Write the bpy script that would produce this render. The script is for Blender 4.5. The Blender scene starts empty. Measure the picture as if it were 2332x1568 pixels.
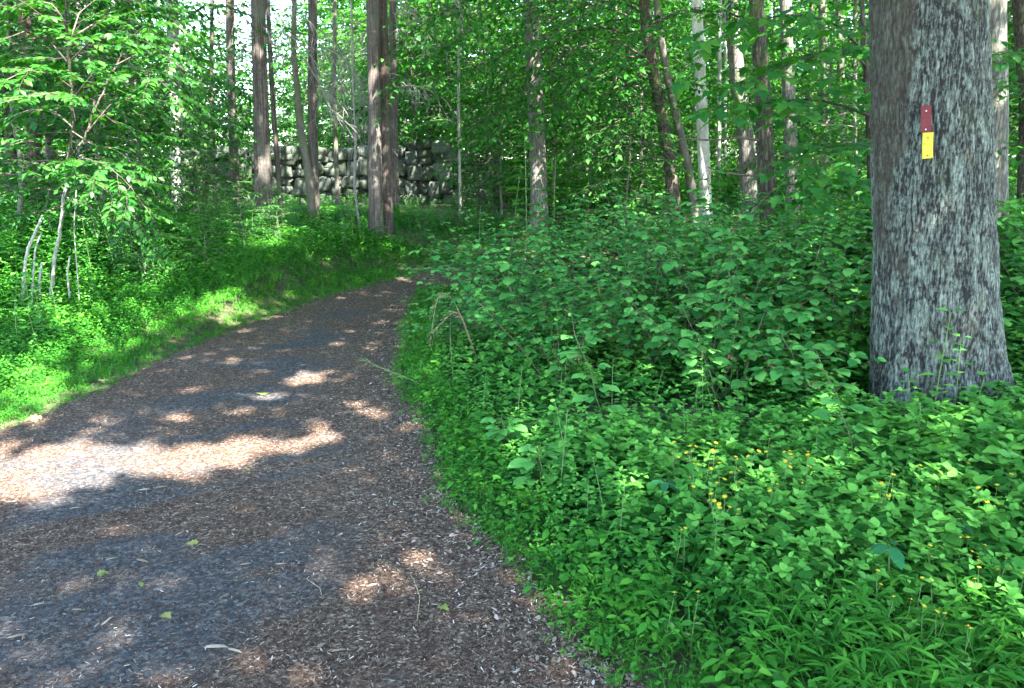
import bpy, math, random
import numpy as np
from math import radians, sin, cos, pi

print('T', round(_t.time()-_T0,1)) if '_T0' in globals() else None
# ------------------------------------------------------------------ basics
scene = bpy.context.scene
COL = scene.collection
RNG = np.random.default_rng(7)
random.seed(7)

F = 1814.0; CX, CY = 1166.0, 784.0; PITCH = math.atan(384/1814.0)
EYE = np.array([0.0, 0.0, 1.55])
FW = np.array([0, cos(PITCH), -sin(PITCH)]); UP = np.array([0, sin(PITCH), cos(PITCH)])
SUN = np.array([0.42, -0.60, 0.95]); SUN = SUN/np.linalg.norm(SUN)     # towards the sun

def sstep(a, b, x):
    t = np.clip((np.asarray(x, float)-a)/(b-a), 0, 1); return t*t*(3-2*t)

def _hash(ix, iy, iz):
    h = (ix*374761393 + iy*668265263 + iz*1274126177) & 0xffffffff
    h = ((h ^ (h >> 13)) * 1274126177) & 0xffffffff
    h = (h ^ (h >> 16)) & 0xffffffff
    return h/4294967295.0
def vnoise(x, y, z=0.0):
    x, y, z = np.broadcast_arrays(np.asarray(x, float), np.asarray(y, float), np.asarray(z, float))
    xi, yi, zi = np.floor(x).astype(np.int64), np.floor(y).astype(np.int64), np.floor(z).astype(np.int64)
    fx, fy, fz = x-xi, y-yi, z-zi
    fx, fy, fz = fx*fx*(3-2*fx), fy*fy*(3-2*fy), fz*fz*(3-2*fz)
    r = 0
    for dx in (0, 1):
        for dy in (0, 1):
            for dz in (0, 1):
                r = r + _hash(xi+dx, yi+dy, zi+dz)*np.where(dx, fx, 1-fx)*np.where(dy, fy, 1-fy)*np.where(dz, fz, 1-fz)
    return r
def fbm(x, y, z=0.0, o=4):
    r, a, s = 0, 0.5, 0
    x, y, z = np.asarray(x, float), np.asarray(y, float), np.asarray(z, float)
    for i in range(o):
        r = r + a*vnoise(x+17.3*i, y+5.1*i, z+9.7*i); s += a; a *= .5; x, y, z = x*2.03, y*2.03, z*2.03
    return r/s

print('T', round(_t.time()-_T0,1)) if '_T0' in globals() else None
# ------------------------------------------------------------------ path outline and terrain
def flat_pt(px, py, h=0.0):
    d = FW + (px-CX)/F*np.array([1, 0, 0]) - (py-CY)/F*UP
    return EYE + d*((h-EYE[2])/d[2])
Lp = [(0, 975), (70, 955), (130, 930), (230, 880), (330, 830), (470, 772), (560, 735), (700, 693), (850, 658), (975, 638)]
Rp = [(1480, 1568), (1400, 1520), (1330, 1470), (1240, 1370), (1190, 1300), (1150, 1250), (1095, 1200), (1050, 1165), (1020, 1110), (1000, 1060), (985, 1000), (960, 950), (930, 905), (915, 860), (920, 790), (935, 720), (960, 670)]
Lw = [np.array(p) for p in [(-7.5, -4), (-6.6, 0), (-5.2, 2.6), (-4.1, 4.0)]] + [flat_pt(*p)[:2] for p in Lp] + [np.array(p) for p in [(0.6, 12.6), (3.0, 13.6), (6.5, 14.3)]]
Rw = [np.array(p) for p in [(1.3, -4), (1.0, 0), (0.72, 1.4)]] + [flat_pt(*p)[:2] for p in Rp] + [np.array(p) for p in [(-0.3, 10.9), (1.2, 11.5), (3.4, 12.0), (6.7, 12.5)]]
def resample(pts, n):
    pts = np.array(pts, float); s = np.r_[0, np.cumsum(np.linalg.norm(np.diff(pts, axis=0), axis=1))]
    t = np.linspace(0, s[-1], n); return np.stack([np.interp(t, s, pts[:, k]) for k in range(pts.shape[1])], 1)
def densify(pts, step=.06):
    pts = np.array(pts, float); L = np.linalg.norm(np.diff(pts, axis=0), axis=1).sum(); return resample(pts, int(L/step))
def wob(p, seed):
    k = np.arange(len(p)); q = p.copy()
    q[:, 0] += .09*(fbm(k*.12, seed, 0, 3)-.5)*np.minimum(1, 6/np.maximum(q[:, 1], 3)); q[:, 1] += .07*(fbm(k*.12, seed+40, 0, 3)-.5); return q
LD, RD = wob(densify(Lw), 3), wob(densify(Rw), 11)
POLY = np.vstack([LD, RD[::-1]])
PA = POLY; PB = np.roll(POLY, -1, axis=0)
def inside(x, y):
    x, y = np.asarray(x, float).ravel(), np.asarray(y, float).ravel(); c = np.zeros(x.shape, bool)
    if len(x) < 400:
        X1, Y1, X2, Y2 = PA[None, :, 0], PA[None, :, 1], PB[None, :, 0], PB[None, :, 1]; dy = np.where(Y2 == Y1, 1e-9, Y2-Y1)
        m = (Y1 > y[:, None]) != (Y2 > y[:, None]); return ((m & (x[:, None] < (X2-X1)*(y[:, None]-Y1)/dy+X1)).sum(1) % 2) == 1
    for (x1, y1), (x2, y2) in zip(PA, PB):
        if y1 == y2: continue
        m = (y1 > y) != (y2 > y)
        c ^= m & (x < (x2-x1)*(y-y1)/(y2-y1)+x1)
    return c
EDGE_PTS = np.vstack([LD, RD])[::2]
def edge_dist(x, y):
    x, y = np.asarray(x, float).ravel(), np.asarray(y, float).ravel(); r = np.full(x.shape, 1e9)
    for k in range(0, len(x), 20000):
        sx, sy = x[k:k+20000, None], y[k:k+20000, None]
        r[k:k+20000] = np.sqrt(((sx-EDGE_PTS[None, :, 0])**2+(sy-EDGE_PTS[None, :, 1])**2).min(1))
    return r
LDS = LD[np.argsort(LD[:, 0])]
RFX = RD[RD[:, 1] > 9.9]; RFX = RFX[np.argsort(RFX[:, 0])]
def terrain(x, y):
    x, y = np.broadcast_arrays(np.asarray(x, float), np.asarray(y, float))
    t = np.clip(y-8.5, 0, None)
    h = np.where(t < 2, t*t*.0175, .035*2 + (t-2)*.07 - .035)
    h = np.where(t > 4.5, .21+(t-4.5)*.035, h)
    h = np.where(t > 40, .21+35.5*.035+(t-40)*.004, h)
    sd = (y-np.interp(x, LDS[:, 0], LDS[:, 1]))*.75
    h = h + .42*sstep(.2, 2.6, sd)*sstep(6, 11, y)
    mR = np.minimum(x-np.interp(y, RD[:, 1], RD[:, 0]), np.where(x > -1.0, np.interp(x, RFX[:, 0], RFX[:, 1])-y, 9))
    h = h + .42*sstep(.25, 2.2, mR)*sstep(5.2, 8.5, y)
    far = sstep(2.5, 8.0, np.abs(x+1.3)-1.5)*sstep(4, 12, y)
    h = h + far*.35*(fbm(x*.16, y*.16, 1.0, 3)-.45)
    h = h + sstep(1.5, 5, -(x+3.2))*sstep(3, 7, y)*.12
    return h
def at(px, py, Y):
    d = FW + (px-CX)/F*np.array([1, 0, 0]) - (py-CY)/F*UP
    return EYE + d*(Y/d[1])
def ground_at(px, py, H=0.0):
    d = FW + (px-CX)/F*np.array([1, 0, 0]) - (py-CY)/F*UP
    d = d/d[1]
    for Y in np.arange(1.5, 60, .02):
        p = EYE+d*Y
        if p[2] <= terrain(p[0], p[1])+H: return p
    return EYE+d*60

print('T', round(_t.time()-_T0,1)) if '_T0' in globals() else None
# ------------------------------------------------------------------ geometry bag
class Geo:
    def __init__(s): s.v = []; s.f = []; s.r = []; s.n = 0; s.x = []
    def add(s, V, Fs, rnd=0.5):
        V = np.asarray(V, float); s.v.append(V)
        for f in Fs: s.f.append(np.asarray(f)+s.n)
        s.r.append(np.broadcast_to(np.asarray(rnd, float), (len(V),)).copy()); s.n += len(V)
    def build(s, name, mat, parent=None, origin=(0, 0, 0), smooth=False):
        o = np.asarray(origin, float)
        V = np.vstack(s.v)-o if s.v else np.zeros((0, 3))
        me = bpy.data.meshes.new(name)
        me.vertices.add(len(V)); me.vertices.foreach_set('co', V.astype(np.float32).ravel())
        li = np.concatenate([f.ravel() for f in s.f]); lt = np.concatenate([np.full(len(f), f.shape[1]) for f in s.f])
        me.loops.add(len(li)); me.loops.foreach_set('vertex_index', li.astype(np.int32))
        me.polygons.add(len(lt)); me.polygons.foreach_set('loop_start', np.r_[0, np.cumsum(lt)[:-1]].astype(np.int32))
        me.polygons.foreach_set('loop_total', lt.astype(np.int32))
        if smooth: me.polygons.foreach_set('use_smooth', np.ones(len(lt), bool))
        a = me.attributes.new('rnd', 'FLOAT', 'POINT'); a.data.foreach_set('value', np.concatenate(s.r).astype(np.float32))
        me.update(calc_edges=True); me.materials.append(mat)
        ob = bpy.data.objects.new(name, me); COL.objects.link(ob)
        if parent is not None: ob.parent = parent
        return ob
def nrm(a):
    a = np.asarray(a, float); return a/np.maximum(np.linalg.norm(a, axis=-1, keepdims=True), 1e-9)
def inst(geo, tmpl, P, D, N, S, rnd):
    V, Fs = tmpl[:2]
    P, D, N = np.atleast_2d(P), np.atleast_2d(D), np.atleast_2d(N)
    n = len(P); S = np.broadcast_to(np.asarray(S, float), (n,)); rnd = np.broadcast_to(np.asarray(rnd, float), (n,))
    Yv = nrm(D); Xv = nrm(np.cross(Yv, N)); Zv = np.cross(Xv, Yv)
    W = (V[None, :, 0, None]*Xv[:, None]+V[None, :, 1, None]*Yv[:, None]+V[None, :, 2, None]*Zv[:, None])*S[:, None, None]+P[:, None]
    k = len(V); off = (np.arange(n)*k)
    if len(tmpl) > 2: r = np.clip(rnd[:, None]+tmpl[2][None]-.5, 0, 1)
    else: r = np.repeat(rnd[:, None], k, 1)
    geo.add(W.reshape(-1, 3), [(np.asarray(f)[None]+off[:, None, None]).reshape(-1, np.asarray(f).shape[1]) for f in Fs], r.ravel())

def tube(geo, pts, rad, k=6, rnd=.5, cap=False):
    pts = np.asarray(pts, float); n = len(pts); rad = np.broadcast_to(np.asarray(rad, float), (n,))
    T = nrm(np.gradient(pts, axis=0)); ref = np.array([.13, .27, .95]) if abs(T[0, 2]) < .8 else np.array([1, .1, 0])
    A = nrm(np.cross(T, ref)); B = np.cross(T, A); th = np.arange(k)*2*pi/k
    V = pts[:, None]+rad[:, None, None]*(np.cos(th)[None, :, None]*A[:, None]+np.sin(th)[None, :, None]*B[:, None])
    i = np.arange(n-1)[:, None]*k; j = np.arange(k)[None]; j2 = (j+1) % k
    f = np.stack([i+j, i+j2, i+k+j2, i+k+j], -1).reshape(-1, 4)
    Fs = [f]
    V = V.reshape(-1, 3)
    if cap:
        V = np.vstack([V, pts[-1]]); m = (n-1)*k
        Fs.append(np.stack([m+np.arange(k), m+(np.arange(k)+1) % k, np.full(k, n*k)], -1))
    geo.add(V, Fs, rnd)

print('T', round(_t.time()-_T0,1)) if '_T0' in globals() else None
# ------------------------------------------------------------------ leaf shapes (length 1 along +Y)
def sym_leaf(prof, fold=.18, droop=.25):
    """prof: list of (y, halfwidth); first/last at tips"""
    n = len(prof); mid = [(0, y, -droop*y*y) for y, w in prof]
    V = list(mid); R = []; Lf = []
    for i, (y, w) in enumerate(prof):
        if 0 < i < n-1:
            R.append(len(V)); V.append((w, y, fold*w-droop*y*y)); Lf.append(len(V)); V.append((-w, y, fold*w-droop*y*y))
    tr, q = [], []
    tr.append((0, R[0], 1)); tr.append((0, 1, Lf[0]))
    for i in range(1, n-2):
        q.append((i, R[i-1], R[i], i+1)); q.append((i, i+1, Lf[i], Lf[i-1]))
    tr.append((n-2, R[-1], n-1)); tr.append((n-2, n-1, Lf[-1]))
    Fs = [np.array(tr)]
    if q: Fs.append(np.array(q))
    return (np.array(V, float), Fs)
OVATE = sym_leaf([(0, 0), (.12, .2), (.32, .34), (.6, .25), (.82, .1), (1, 0)])
OVATE_M = sym_leaf([(0, 0), (.3, .3), (.68, .2), (1, 0)])
ELLIP = sym_leaf([(0, 0), (.25, .2), (.55, .25), (.8, .15), (1, 0)])
ELLIP_M = sym_leaf([(0, 0), (.35, .24), (.75, .19), (1, 0)])
HEART = sym_leaf([(0.02, 0), (-.05, .2), (.12, .38), (.35, .44), (.6, .3), (.8, .12), (1, 0)], .12, .18)
ROUND = sym_leaf([(0, 0), (.06, .24), (.2, .37), (.3, .36), (.36, .44), (.5, .40), (.56, .43), (.72, .29), (.77, .29), (.9, .1), (1, 0)], .14, .2)
BLADE = sym_leaf([(0, 0), (.3, .085), (.65, .07), (1, 0)], .3, .3)
GRASS = (np.array([(-.025, 0, 0), (.025, 0, 0), (.02, .55, -.04), (-.02, .55, -.04), (0, 1, -.25)]), [np.array([(0, 1, 2, 3)]), np.array([(3, 2, 4)])])
KITE = (np.array([(0, 0, 0), (.3, .42, .05), (0, 1, -.16), (-.3, .42, .05)]), [np.array([(0, 1, 2), (0, 2, 3)])])
_half = [(0, 0), (.10, -.04), (.30, .06), (.20, .15), (.42, .22), (.52, .33), (.36, .36), (.33, .44), (.46, .62), (.26, .58), (.2, .66), (.17, .82), (0, 1.0)]
_o = [(x, y) for x, y in _half]+[(-x, y) for x, y in _half[-2:0:-1]]
MAPLE = (np.array([(x, y, .1*abs(x)-.22*y*y) for x, y in _o]+[(0, .35, -.02)]), [np.array([(i, (i+1) % len(_o), len(_o)) for i in range(len(_o))])])

print('T', round(_t.time()-_T0,1)) if '_T0' in globals() else None
# ------------------------------------------------------------------ materials
def newmat(name):
    m = bpy.data.materials.new(name); m.use_nodes = True; nt = m.node_tree; nt.nodes.clear(); return m, nt, nt.nodes, nt.links
def ramp(N, stops):
    r = N.new('ShaderNodeValToRGB'); e = r.color_ramp.elements
    while len(e) > 1: e.remove(e[-1])
    e[0].position = stops[0][0]; e[0].color = (*stops[0][1], 1)
    for p, c in stops[1:]:
        q = e.new(p); q.color = (*c, 1)
    return r
def leaf_mat(name, stops, trans=.38, rough=.5, tint=(1.25, 1.15, .55), spec=.35):
    m, nt, N, L = newmat(name)
    at_ = N.new('ShaderNodeAttribute'); at_.attribute_name = 'rnd'
    r = ramp(N, stops); L.new(at_.outputs['Fac'], r.inputs[0])
    tc = N.new('ShaderNodeTexCoord'); no = N.new('ShaderNodeTexNoise'); no.inputs['Scale'].default_value = 38; no.inputs['Detail'].default_value = 2
    L.new(tc.outputs['Object'], no.inputs['Vector'])
    mr = N.new('ShaderNodeMapRange'); mr.inputs['To Min'].default_value = .8; mr.inputs['To Max'].default_value = 1.2; L.new(no.outputs[0], mr.inputs['Value'])
    mx = N.new('ShaderNodeMix'); mx.data_type = 'RGBA'; mx.blend_type = 'MULTIPLY'; mx.inputs[0].default_value = 1
    L.new(r.outputs[0], mx.inputs[6]); L.new(mr.outputs[0], mx.inputs[7])
    p = N.new('ShaderNodeBsdfPrincipled'); p.inputs['Roughness'].default_value = rough; p.inputs['Specular IOR Level'].default_value = spec
    L.new(mx.outputs[2], p.inputs['Base Color'])
    t = N.new('ShaderNodeBsdfTranslucent'); mt = N.new('ShaderNodeMix'); mt.data_type = 'RGBA'; mt.blend_type = 'MULTIPLY'; mt.inputs[0].default_value = 1
    L.new(mx.outputs[2], mt.inputs[6]); mt.inputs[7].default_value = (*[c*1.5 for c in tint], 1); L.new(mt.outputs[2], t.inputs[0])
    ms = N.new('ShaderNodeMixShader'); ms.inputs[0].default_value = trans
    L.new(p.outputs[0], ms.inputs[1]); L.new(t.outputs[0], ms.inputs[2])
    o = N.new('ShaderNodeOutputMaterial'); L.new(ms.outputs[0], o.inputs[0]); return m
def bark_mat(name, plate, furrow, patch=None, sc=(9, 9, 1.6), bump=.02, patch_amt=.45, vor=True):
    m, nt, N, L = newmat(name)
    tc = N.new('ShaderNodeTexCoord'); mp = N.new('ShaderNodeMapping'); mp.inputs['Scale'].default_value = sc; L.new(tc.outputs['Object'], mp.inputs[0])
    no = N.new('ShaderNodeTexNoise'); no.inputs['Scale'].default_value = 2.2; no.inputs['Detail'].default_value = 8; no.inputs['Roughness'].default_value = .65; L.new(mp.outputs[0], no.inputs['Vector'])
    if vor:
        ad = N.new('ShaderNodeVectorMath'); ad.operation = 'MULTIPLY_ADD'; L.new(no.outputs['Color'], ad.inputs[0]); ad.inputs[1].default_value = (.9, .9, .9); L.new(mp.outputs[0], ad.inputs[2])
        vo = N.new('ShaderNodeTexVoronoi'); vo.feature = 'DISTANCE_TO_EDGE'; vo.inputs['Scale'].default_value = 2.4; L.new(ad.outputs[0], vo.inputs['Vector'])
        mr = N.new('ShaderNodeMapRange'); mr.inputs['From Max'].default_value = .16; L.new(vo.outputs['Distance'], mr.inputs['Value']); h = mr.outputs[0]
    else:
        mr = N.new('ShaderNodeMapRange'); mr.inputs['From Min'].default_value = .36; mr.inputs['From Max'].default_value = .62; L.new(no.outputs[0], mr.inputs['Value']); h = mr.outputs[0]
    n2 = N.new('ShaderNodeTexNoise'); n2.inputs['Scale'].default_value = 24; n2.inputs['Detail'].default_value = 6; L.new(tc.outputs['Object'], n2.inputs['Vector'])
    mu = N.new('ShaderNodeMath'); mu.operation = 'MULTIPLY'; L.new(h, mu.inputs[0])
    mr2 = N.new('ShaderNodeMapRange'); mr2.inputs['From Min'].default_value = .3; mr2.inputs['From Max'].default_value = .65; mr2.inputs['To Min'].default_value = .35; L.new(n2.outputs[0], mr2.inputs['Value']); L.new(mr2.outputs[0], mu.inputs[1])
    r = ramp(N, [(0, furrow), (.45, tuple((a+b)/2 for a, b in zip(plate, furrow))), (1, plate)]); L.new(mu.outputs[0], r.inputs[0]); c = r.outputs[0]
    if patch:
        n3 = N.new('ShaderNodeTexNoise'); n3.inputs['Scale'].default_value = 2.6; n3.inputs['Detail'].default_value = 5; L.new(tc.outputs['Object'], n3.inputs['Vector'])
        mr3 = N.new('ShaderNodeMapRange'); mr3.inputs['From Min'].default_value = .5; mr3.inputs['From Max'].default_value = .68; mr3.inputs['To Max'].default_value = patch_amt*1.6; L.new(n3.outputs[0], mr3.inputs['Value'])
        mx = N.new('ShaderNodeMix'); mx.data_type = 'RGBA'; mx.clamp_factor = True; L.new(mr3.outputs[0], mx.inputs[0]); L.new(c, mx.inputs[6]); mx.inputs[7].default_value = (*patch, 1); c = mx.outputs[2]
    p = N.new('ShaderNodeBsdfPrincipled'); p.inputs['Roughness'].default_value = .9; p.inputs['Specular IOR Level'].default_value = .2; L.new(c, p.inputs['Base Color'])
    b = N.new('ShaderNodeBump'); b.inputs['Distance'].default_value = bump; b.inputs['Strength'].default_value = .9; L.new(mu.outputs[0], b.inputs['Height']); L.new(b.outputs[0], p.inputs['Normal'])
    o = N.new('ShaderNodeOutputMaterial'); L.new(p.outputs[0], o.inputs[0]); return m
def plain_mat(name, c, rough=.7, metal=0, var=.25, scale=30):
    m, nt, N, L = newmat(name)
    tc = N.new('ShaderNodeTexCoord'); no = N.new('ShaderNodeTexNoise'); no.inputs['Scale'].default_value = scale; no.inputs['Detail'].default_value = 4; L.new(tc.outputs['Object'], no.inputs['Vector'])
    r = ramp(N, [(.3, tuple(x*(1-var) for x in c)), (.7, tuple(min(1, x*(1+var)) for x in c))]); L.new(no.outputs[0], r.inputs[0])
    p = N.new('ShaderNodeBsdfPrincipled'); p.inputs['Roughness'].default_value = rough; p.inputs['Metallic'].default_value = metal; L.new(r.outputs[0], p.inputs['Base Color'])
    o = N.new('ShaderNodeOutputMaterial'); L.new(p.outputs[0], o.inputs[0]); return m
def ramp_mat(name, stops, rough=.8, spec=.3):
    m, nt, N, L = newmat(name)
    a = N.new('ShaderNodeAttribute'); a.attribute_name = 'rnd'; r = ramp(N, stops); L.new(a.outputs['Fac'], r.inputs[0])
    p = N.new('ShaderNodeBsdfPrincipled'); p.inputs['Roughness'].default_value = rough; p.inputs['Specular IOR Level'].default_value = spec; L.new(r.outputs[0], p.inputs['Base Color'])
    o = N.new('ShaderNodeOutputMaterial'); L.new(p.outputs[0], o.inputs[0]); return m

M = {}
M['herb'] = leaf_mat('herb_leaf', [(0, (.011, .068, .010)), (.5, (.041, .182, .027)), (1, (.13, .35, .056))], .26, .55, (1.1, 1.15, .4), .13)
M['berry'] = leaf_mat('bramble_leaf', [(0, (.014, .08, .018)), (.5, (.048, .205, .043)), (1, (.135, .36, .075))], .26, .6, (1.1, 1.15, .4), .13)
M['grassy'] = leaf_mat('grass_leaf', [(0, (.018, .10, .010)), (.5, (.04, .19, .018)), (1, (.10, .29, .025))], .35, .55, (1.1, 1.15, .5), .2)
M['verge'] = leaf_mat('verge_leaf', [(0, (.012, .085, .012)), (.5, (.03, .17, .02)), (1, (.09, .30, .03))], .32, .5, (1.1, 1.15, .5), .2)
M['tree'] = leaf_mat('tree_leaf', [(0, (.009, .055, .009)), (.5, (.02, .11, .014)), (1, (.055, .19, .02))], .40, .6, (1.1, 1.15, .4), .13)
M['sunny'] = leaf_mat('sapling_leaf', [(0, (.008, .06, .008)), (.5, (.016, .095, .010)), (1, (.036, .135, .012))], .3, .5, (1.1, 1.15, .4), .3)
M['maple'] = leaf_mat('maple_leaf', [(0, (.018, .10, .022)), (.5, (.035, .16, .028)), (1, (.09, .24, .03))], .42, .55, (1.1, 1.15, .4), .2)
M['far'] = leaf_mat('far_leaf', [(0, (.009, .055, .009)), (.5, (.024, .115, .014)), (1, (.085, .23, .024))], .42, .55, (1.1, 1.15, .4), .2)
M['canopy'] = leaf_mat('canopy_leaf', [(0, (.03, .11, .02)), (1, (.07, .18, .03))], .4)
M['cedar_leaf'] = leaf_mat('cedar_leaf', [(0, (.012, .05, .02)), (1, (.03, .09, .03))], .2)
M['stem'] = plain_mat('green_stem', (.09, .16, .04)); M['cane'] = plain_mat('red_cane', (.075, .085, .035)); M['twig'] = plain_mat('brown_twig', (.085, .06, .045))
M['deadtwig'] = plain_mat('dead_grey_twig', (.19, .18, .155)); M['straw'] = plain_mat('dry_straw', (.3, .24, .13))
M['oak'] = None
M['cedar'] = bark_mat('cedar_bark', (.155, .13, .112), (.035, .027, .022), (.11, .12, .095), (22, 22, .9), .012, .3, vor=False)
M['redcedar'] = bark_mat('red_cedar_bark', (.15, .095, .072), (.04, .024, .018), None, (22, 22, .9), .012, .3, vor=False)
M['cedar2'] = bark_mat('brown_cedar_bark', (.13, .10, .085), (.035, .025, .02), (.09, .09, .07), (22, 22, .9), .012, .3, vor=False)
M['greybark'] = bark_mat('grey_bark', (.20, .19, .16), (.07, .06, .05), (.08, .10, .05), (12, 12, 1.6), .012, .4)
M['darkbark'] = bark_mat('dark_bark', (.10, .085, .065), (.025, .02, .015), (.07, .085, .03), (12, 12, 2), .012, .5)
M['palebark'] = bark_mat('pale_bark', (.45, .44, .39), (.17, .16, .14), (.12, .13, .09), (7, 7, 2.4), .006, .5, vor=False)
M['sunlitbark'] = bark_mat('sunlit_white_bark', (.68, .66, .6), (.34, .32, .28), (.24, .25, .2), (6, 6, 2.4), .005, .4, vor=False)  # sunlight on this trunk put into the colour, whiter than the pale bark
M['smoothbark'] = bark_mat('smooth_bark', (.15, .14, .11), (.07, .065, .05), (.10, .12, .06), (5, 5, 2), .004, .5, vor=False)
M['stone'] = bark_mat('mossy_stone', (.105, .12, .098), (.036, .042, .032), (.03, .055, .015), (3, 3, 3), .01, .5, vor=False)
M['lightstone'] = bark_mat('pale_stone', (.15, .17, .142), (.055, .062, .05), (.05, .08, .03), (3, 3, 3), .01, .3, vor=False)
M['core'] = plain_mat('dark_backing_core', (.02, .018, .014))  # dark sheets behind the stones, closing see-through gaps
M['yellow_petal'] = plain_mat('yellow_petal', (.5, .4, .02), .6, 0, .1)
M['bud'] = plain_mat('reddish_bud', (.36, .15, .09), .8, 0, .4, 200)

print('T', round(_t.time()-_T0,1)) if '_T0' in globals() else None
# ------------------------------------------------------------------ scene objects
def tag(o, label=None, cat=None, group=None, kind=None):
    if label: o['label'] = label
    if cat: o['category'] = cat
    if group: o['group'] = group
    if kind: o['kind'] = kind
    return o
def empty(name, loc, label=None, cat=None, group=None, rz=0, s=1):
    o = bpy.data.objects.new(name, None); COL.objects.link(o); o.location = tuple(float(c) for c in loc); o.rotation_euler = (0, 0, rz); o.scale = (s, s, s)
    o.empty_display_size = .2; return tag(o, label, cat, group)
def copy_thing(root, loc, rz=0, s=1, label=None, group=None, tilt=(0, 0)):
    r = root.copy(); COL.objects.link(r); r.location = tuple(float(c) for c in loc); r.rotation_euler = (tilt[0], tilt[1], rz); r.scale = (s, s, s)
    if label: r['label'] = label
    if group: r['group'] = group
    for ch in KIDS[root.name]:
        c = ch.copy(); COL.objects.link(c); c.parent = r
    return r
KIDS = {}

import time as _t; _T0=_t.time()
# ---- ground
def grid_mesh(xs, ys, zf):
    X, Y = np.meshgrid(xs, ys); Z = zf(X, Y); V = np.stack([X, Y, Z], -1).reshape(-1, 3)
    nx, ny = len(xs), len(ys); i, j = np.meshgrid(np.arange(nx-1), np.arange(ny-1)); a = j*nx+i
    return V, np.stack([a, a+1, a+nx+1, a+nx], -1).reshape(-1, 4)
m, nt, N, L = newmat('forest_floor')
tc = N.new('ShaderNodeTexCoord'); n1 = N.new('ShaderNodeTexNoise'); n1.inputs['Scale'].default_value = 9; n1.inputs['Detail'].default_value = 9; L.new(tc.outputs['Object'], n1.inputs['Vector'])
r = ramp(N, [(.3, (.03, .022, .012)), (.5, (.055, .05, .02)), (.7, (.05, .085, .02))]); L.new(n1.outputs[0], r.inputs[0])
p = N.new('ShaderNodeBsdfPrincipled'); p.inputs['Roughness'].default_value = .95; L.new(r.outputs[0], p.inputs['Base Color'])
b = N.new('ShaderNodeBump'); b.inputs['Distance'].default_value = .05; L.new(n1.outputs[0], b.inputs['Height']); L.new(b.outputs[0], p.inputs['Normal'])
o = N.new('ShaderNodeOutputMaterial'); L.new(p.outputs[0], o.inputs[0]); M['soil'] = m
xs = np.r_[-320, -200, -120, -80, -55, -40, np.arange(-30, 30.1, .3), 40, 55, 80, 120, 200, 320]
ys = np.r_[-120, -60, -30, -15, np.arange(-8, 40.1, .3), 45, 50, 60, 75, 95, 130, 200, 320, 500]
V, f = grid_mesh(xs, ys, lambda x, y: terrain(x, y)-.025+.03*(1-np.exp(-np.maximum(0, np.abs(x)-20)))*(fbm(x, y)-.5))
g = Geo(); g.add(V, [f]); tag(g.build('ground', M['soil'], smooth=True), kind='structure')

# ---- path (asphalt patches showing through wood litter)
nl = 620; mu = 60
la, ra = resample(LD, nl), resample(RD, nl)
t = np.linspace(0, 1, mu)[None, :, None]
XY = la[:, None]*(1-t)+ra[:, None]*t
X, Y = XY[..., 0], XY[..., 1]
def mulch(x, y):
    e = 1-np.clip(edge_dist(x, y).reshape(np.shape(x))/.9, 0, 1)
    ang = .5; u, v = x*cos(ang)+y*sin(ang), -x*sin(ang)+y*cos(ang)
    nse = fbm(u*1.5+3, v*3.4, 5, 5)
    right = sstep(.9, .1, np.abs(x-np.interp(y, RD[:, 1], RD[:, 0])))*.12
    return np.clip(sstep(.36, .62, nse+right)+e*.9, 0, 1)
MU = mulch(X, Y)*.6+.25
Z = terrain(X, Y)+.006*(fbm(X*9, Y*9, 0, 3)-.5)+.02*(fbm(X*1.2, Y*1.2, 4, 2)-.5)*np.clip(edge_dist(X, Y).reshape(X.shape)*3, 0, 1)
V = np.stack([X, Y, Z], -1).reshape(-1, 3); i, j = np.meshgrid(np.arange(mu-1), np.arange(nl-1)); a = j*mu+i
g = Geo(); g.add(V, [np.stack([a, a+1, a+mu+1, a+mu], -1).reshape(-1, 4)], MU.ravel())
m, nt, N, L = newmat('littered_asphalt')
tc = N.new('ShaderNodeTexCoord'); at_ = N.new('ShaderNodeAttribute'); at_.attribute_name = 'rnd'
def noise(sc, det=4, rough=.5):
    n = N.new('ShaderNodeTexNoise'); n.inputs['Scale'].default_value = sc; n.inputs['Detail'].default_value = det; n.inputs['Roughness'].default_value = rough; L.new(tc.outputs['Object'], n.inputs['Vector']); return n
def mixc(f, a, b, blend='MIX'):
    x = N.new('ShaderNodeMix'); x.data_type = 'RGBA'; x.blend_type = blend
    for s, v in ((0, f), (6, a), (7, b)):
        if isinstance(v, (tuple, float, int)): x.inputs[s].default_value = v if s == 0 else (*v, 1)
        else: L.new(v, x.inputs[s])
    return x.outputs[2]
vo = N.new('ShaderNodeTexVoronoi'); vo.inputs['Scale'].default_value = 75; L.new(tc.outputs['Object'], vo.inputs['Vector'])
vs = N.new('ShaderNodeSeparateColor'); L.new(vo.outputs['Color'], vs.inputs[0])
asp = ramp(N, [(0, (0.016, 0.017, 0.020)), (.5, (0.038, 0.041, 0.046)), (.85, (0.078, 0.081, 0.083)), (1, (0.156, 0.149, 0.133))]); L.new(vs.outputs[0], asp.inputs[0])
vo2 = N.new('ShaderNodeTexVoronoi'); vo2.inputs['Scale'].default_value = 85; vo2.inputs['Randomness'].default_value = 1
nw = noise(30, 3); va = N.new('ShaderNodeVectorMath'); va.operation = 'MULTIPLY_ADD'; L.new(nw.outputs['Color'], va.inputs[0]); va.inputs[1].default_value = (.05, .05, .05); L.new(tc.outputs['Object'], va.inputs[2]); L.new(va.outputs[0], vo2.inputs['Vector'])
vs2 = N.new('ShaderNodeSeparateColor'); L.new(vo2.outputs['Color'], vs2.inputs[0])
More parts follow.
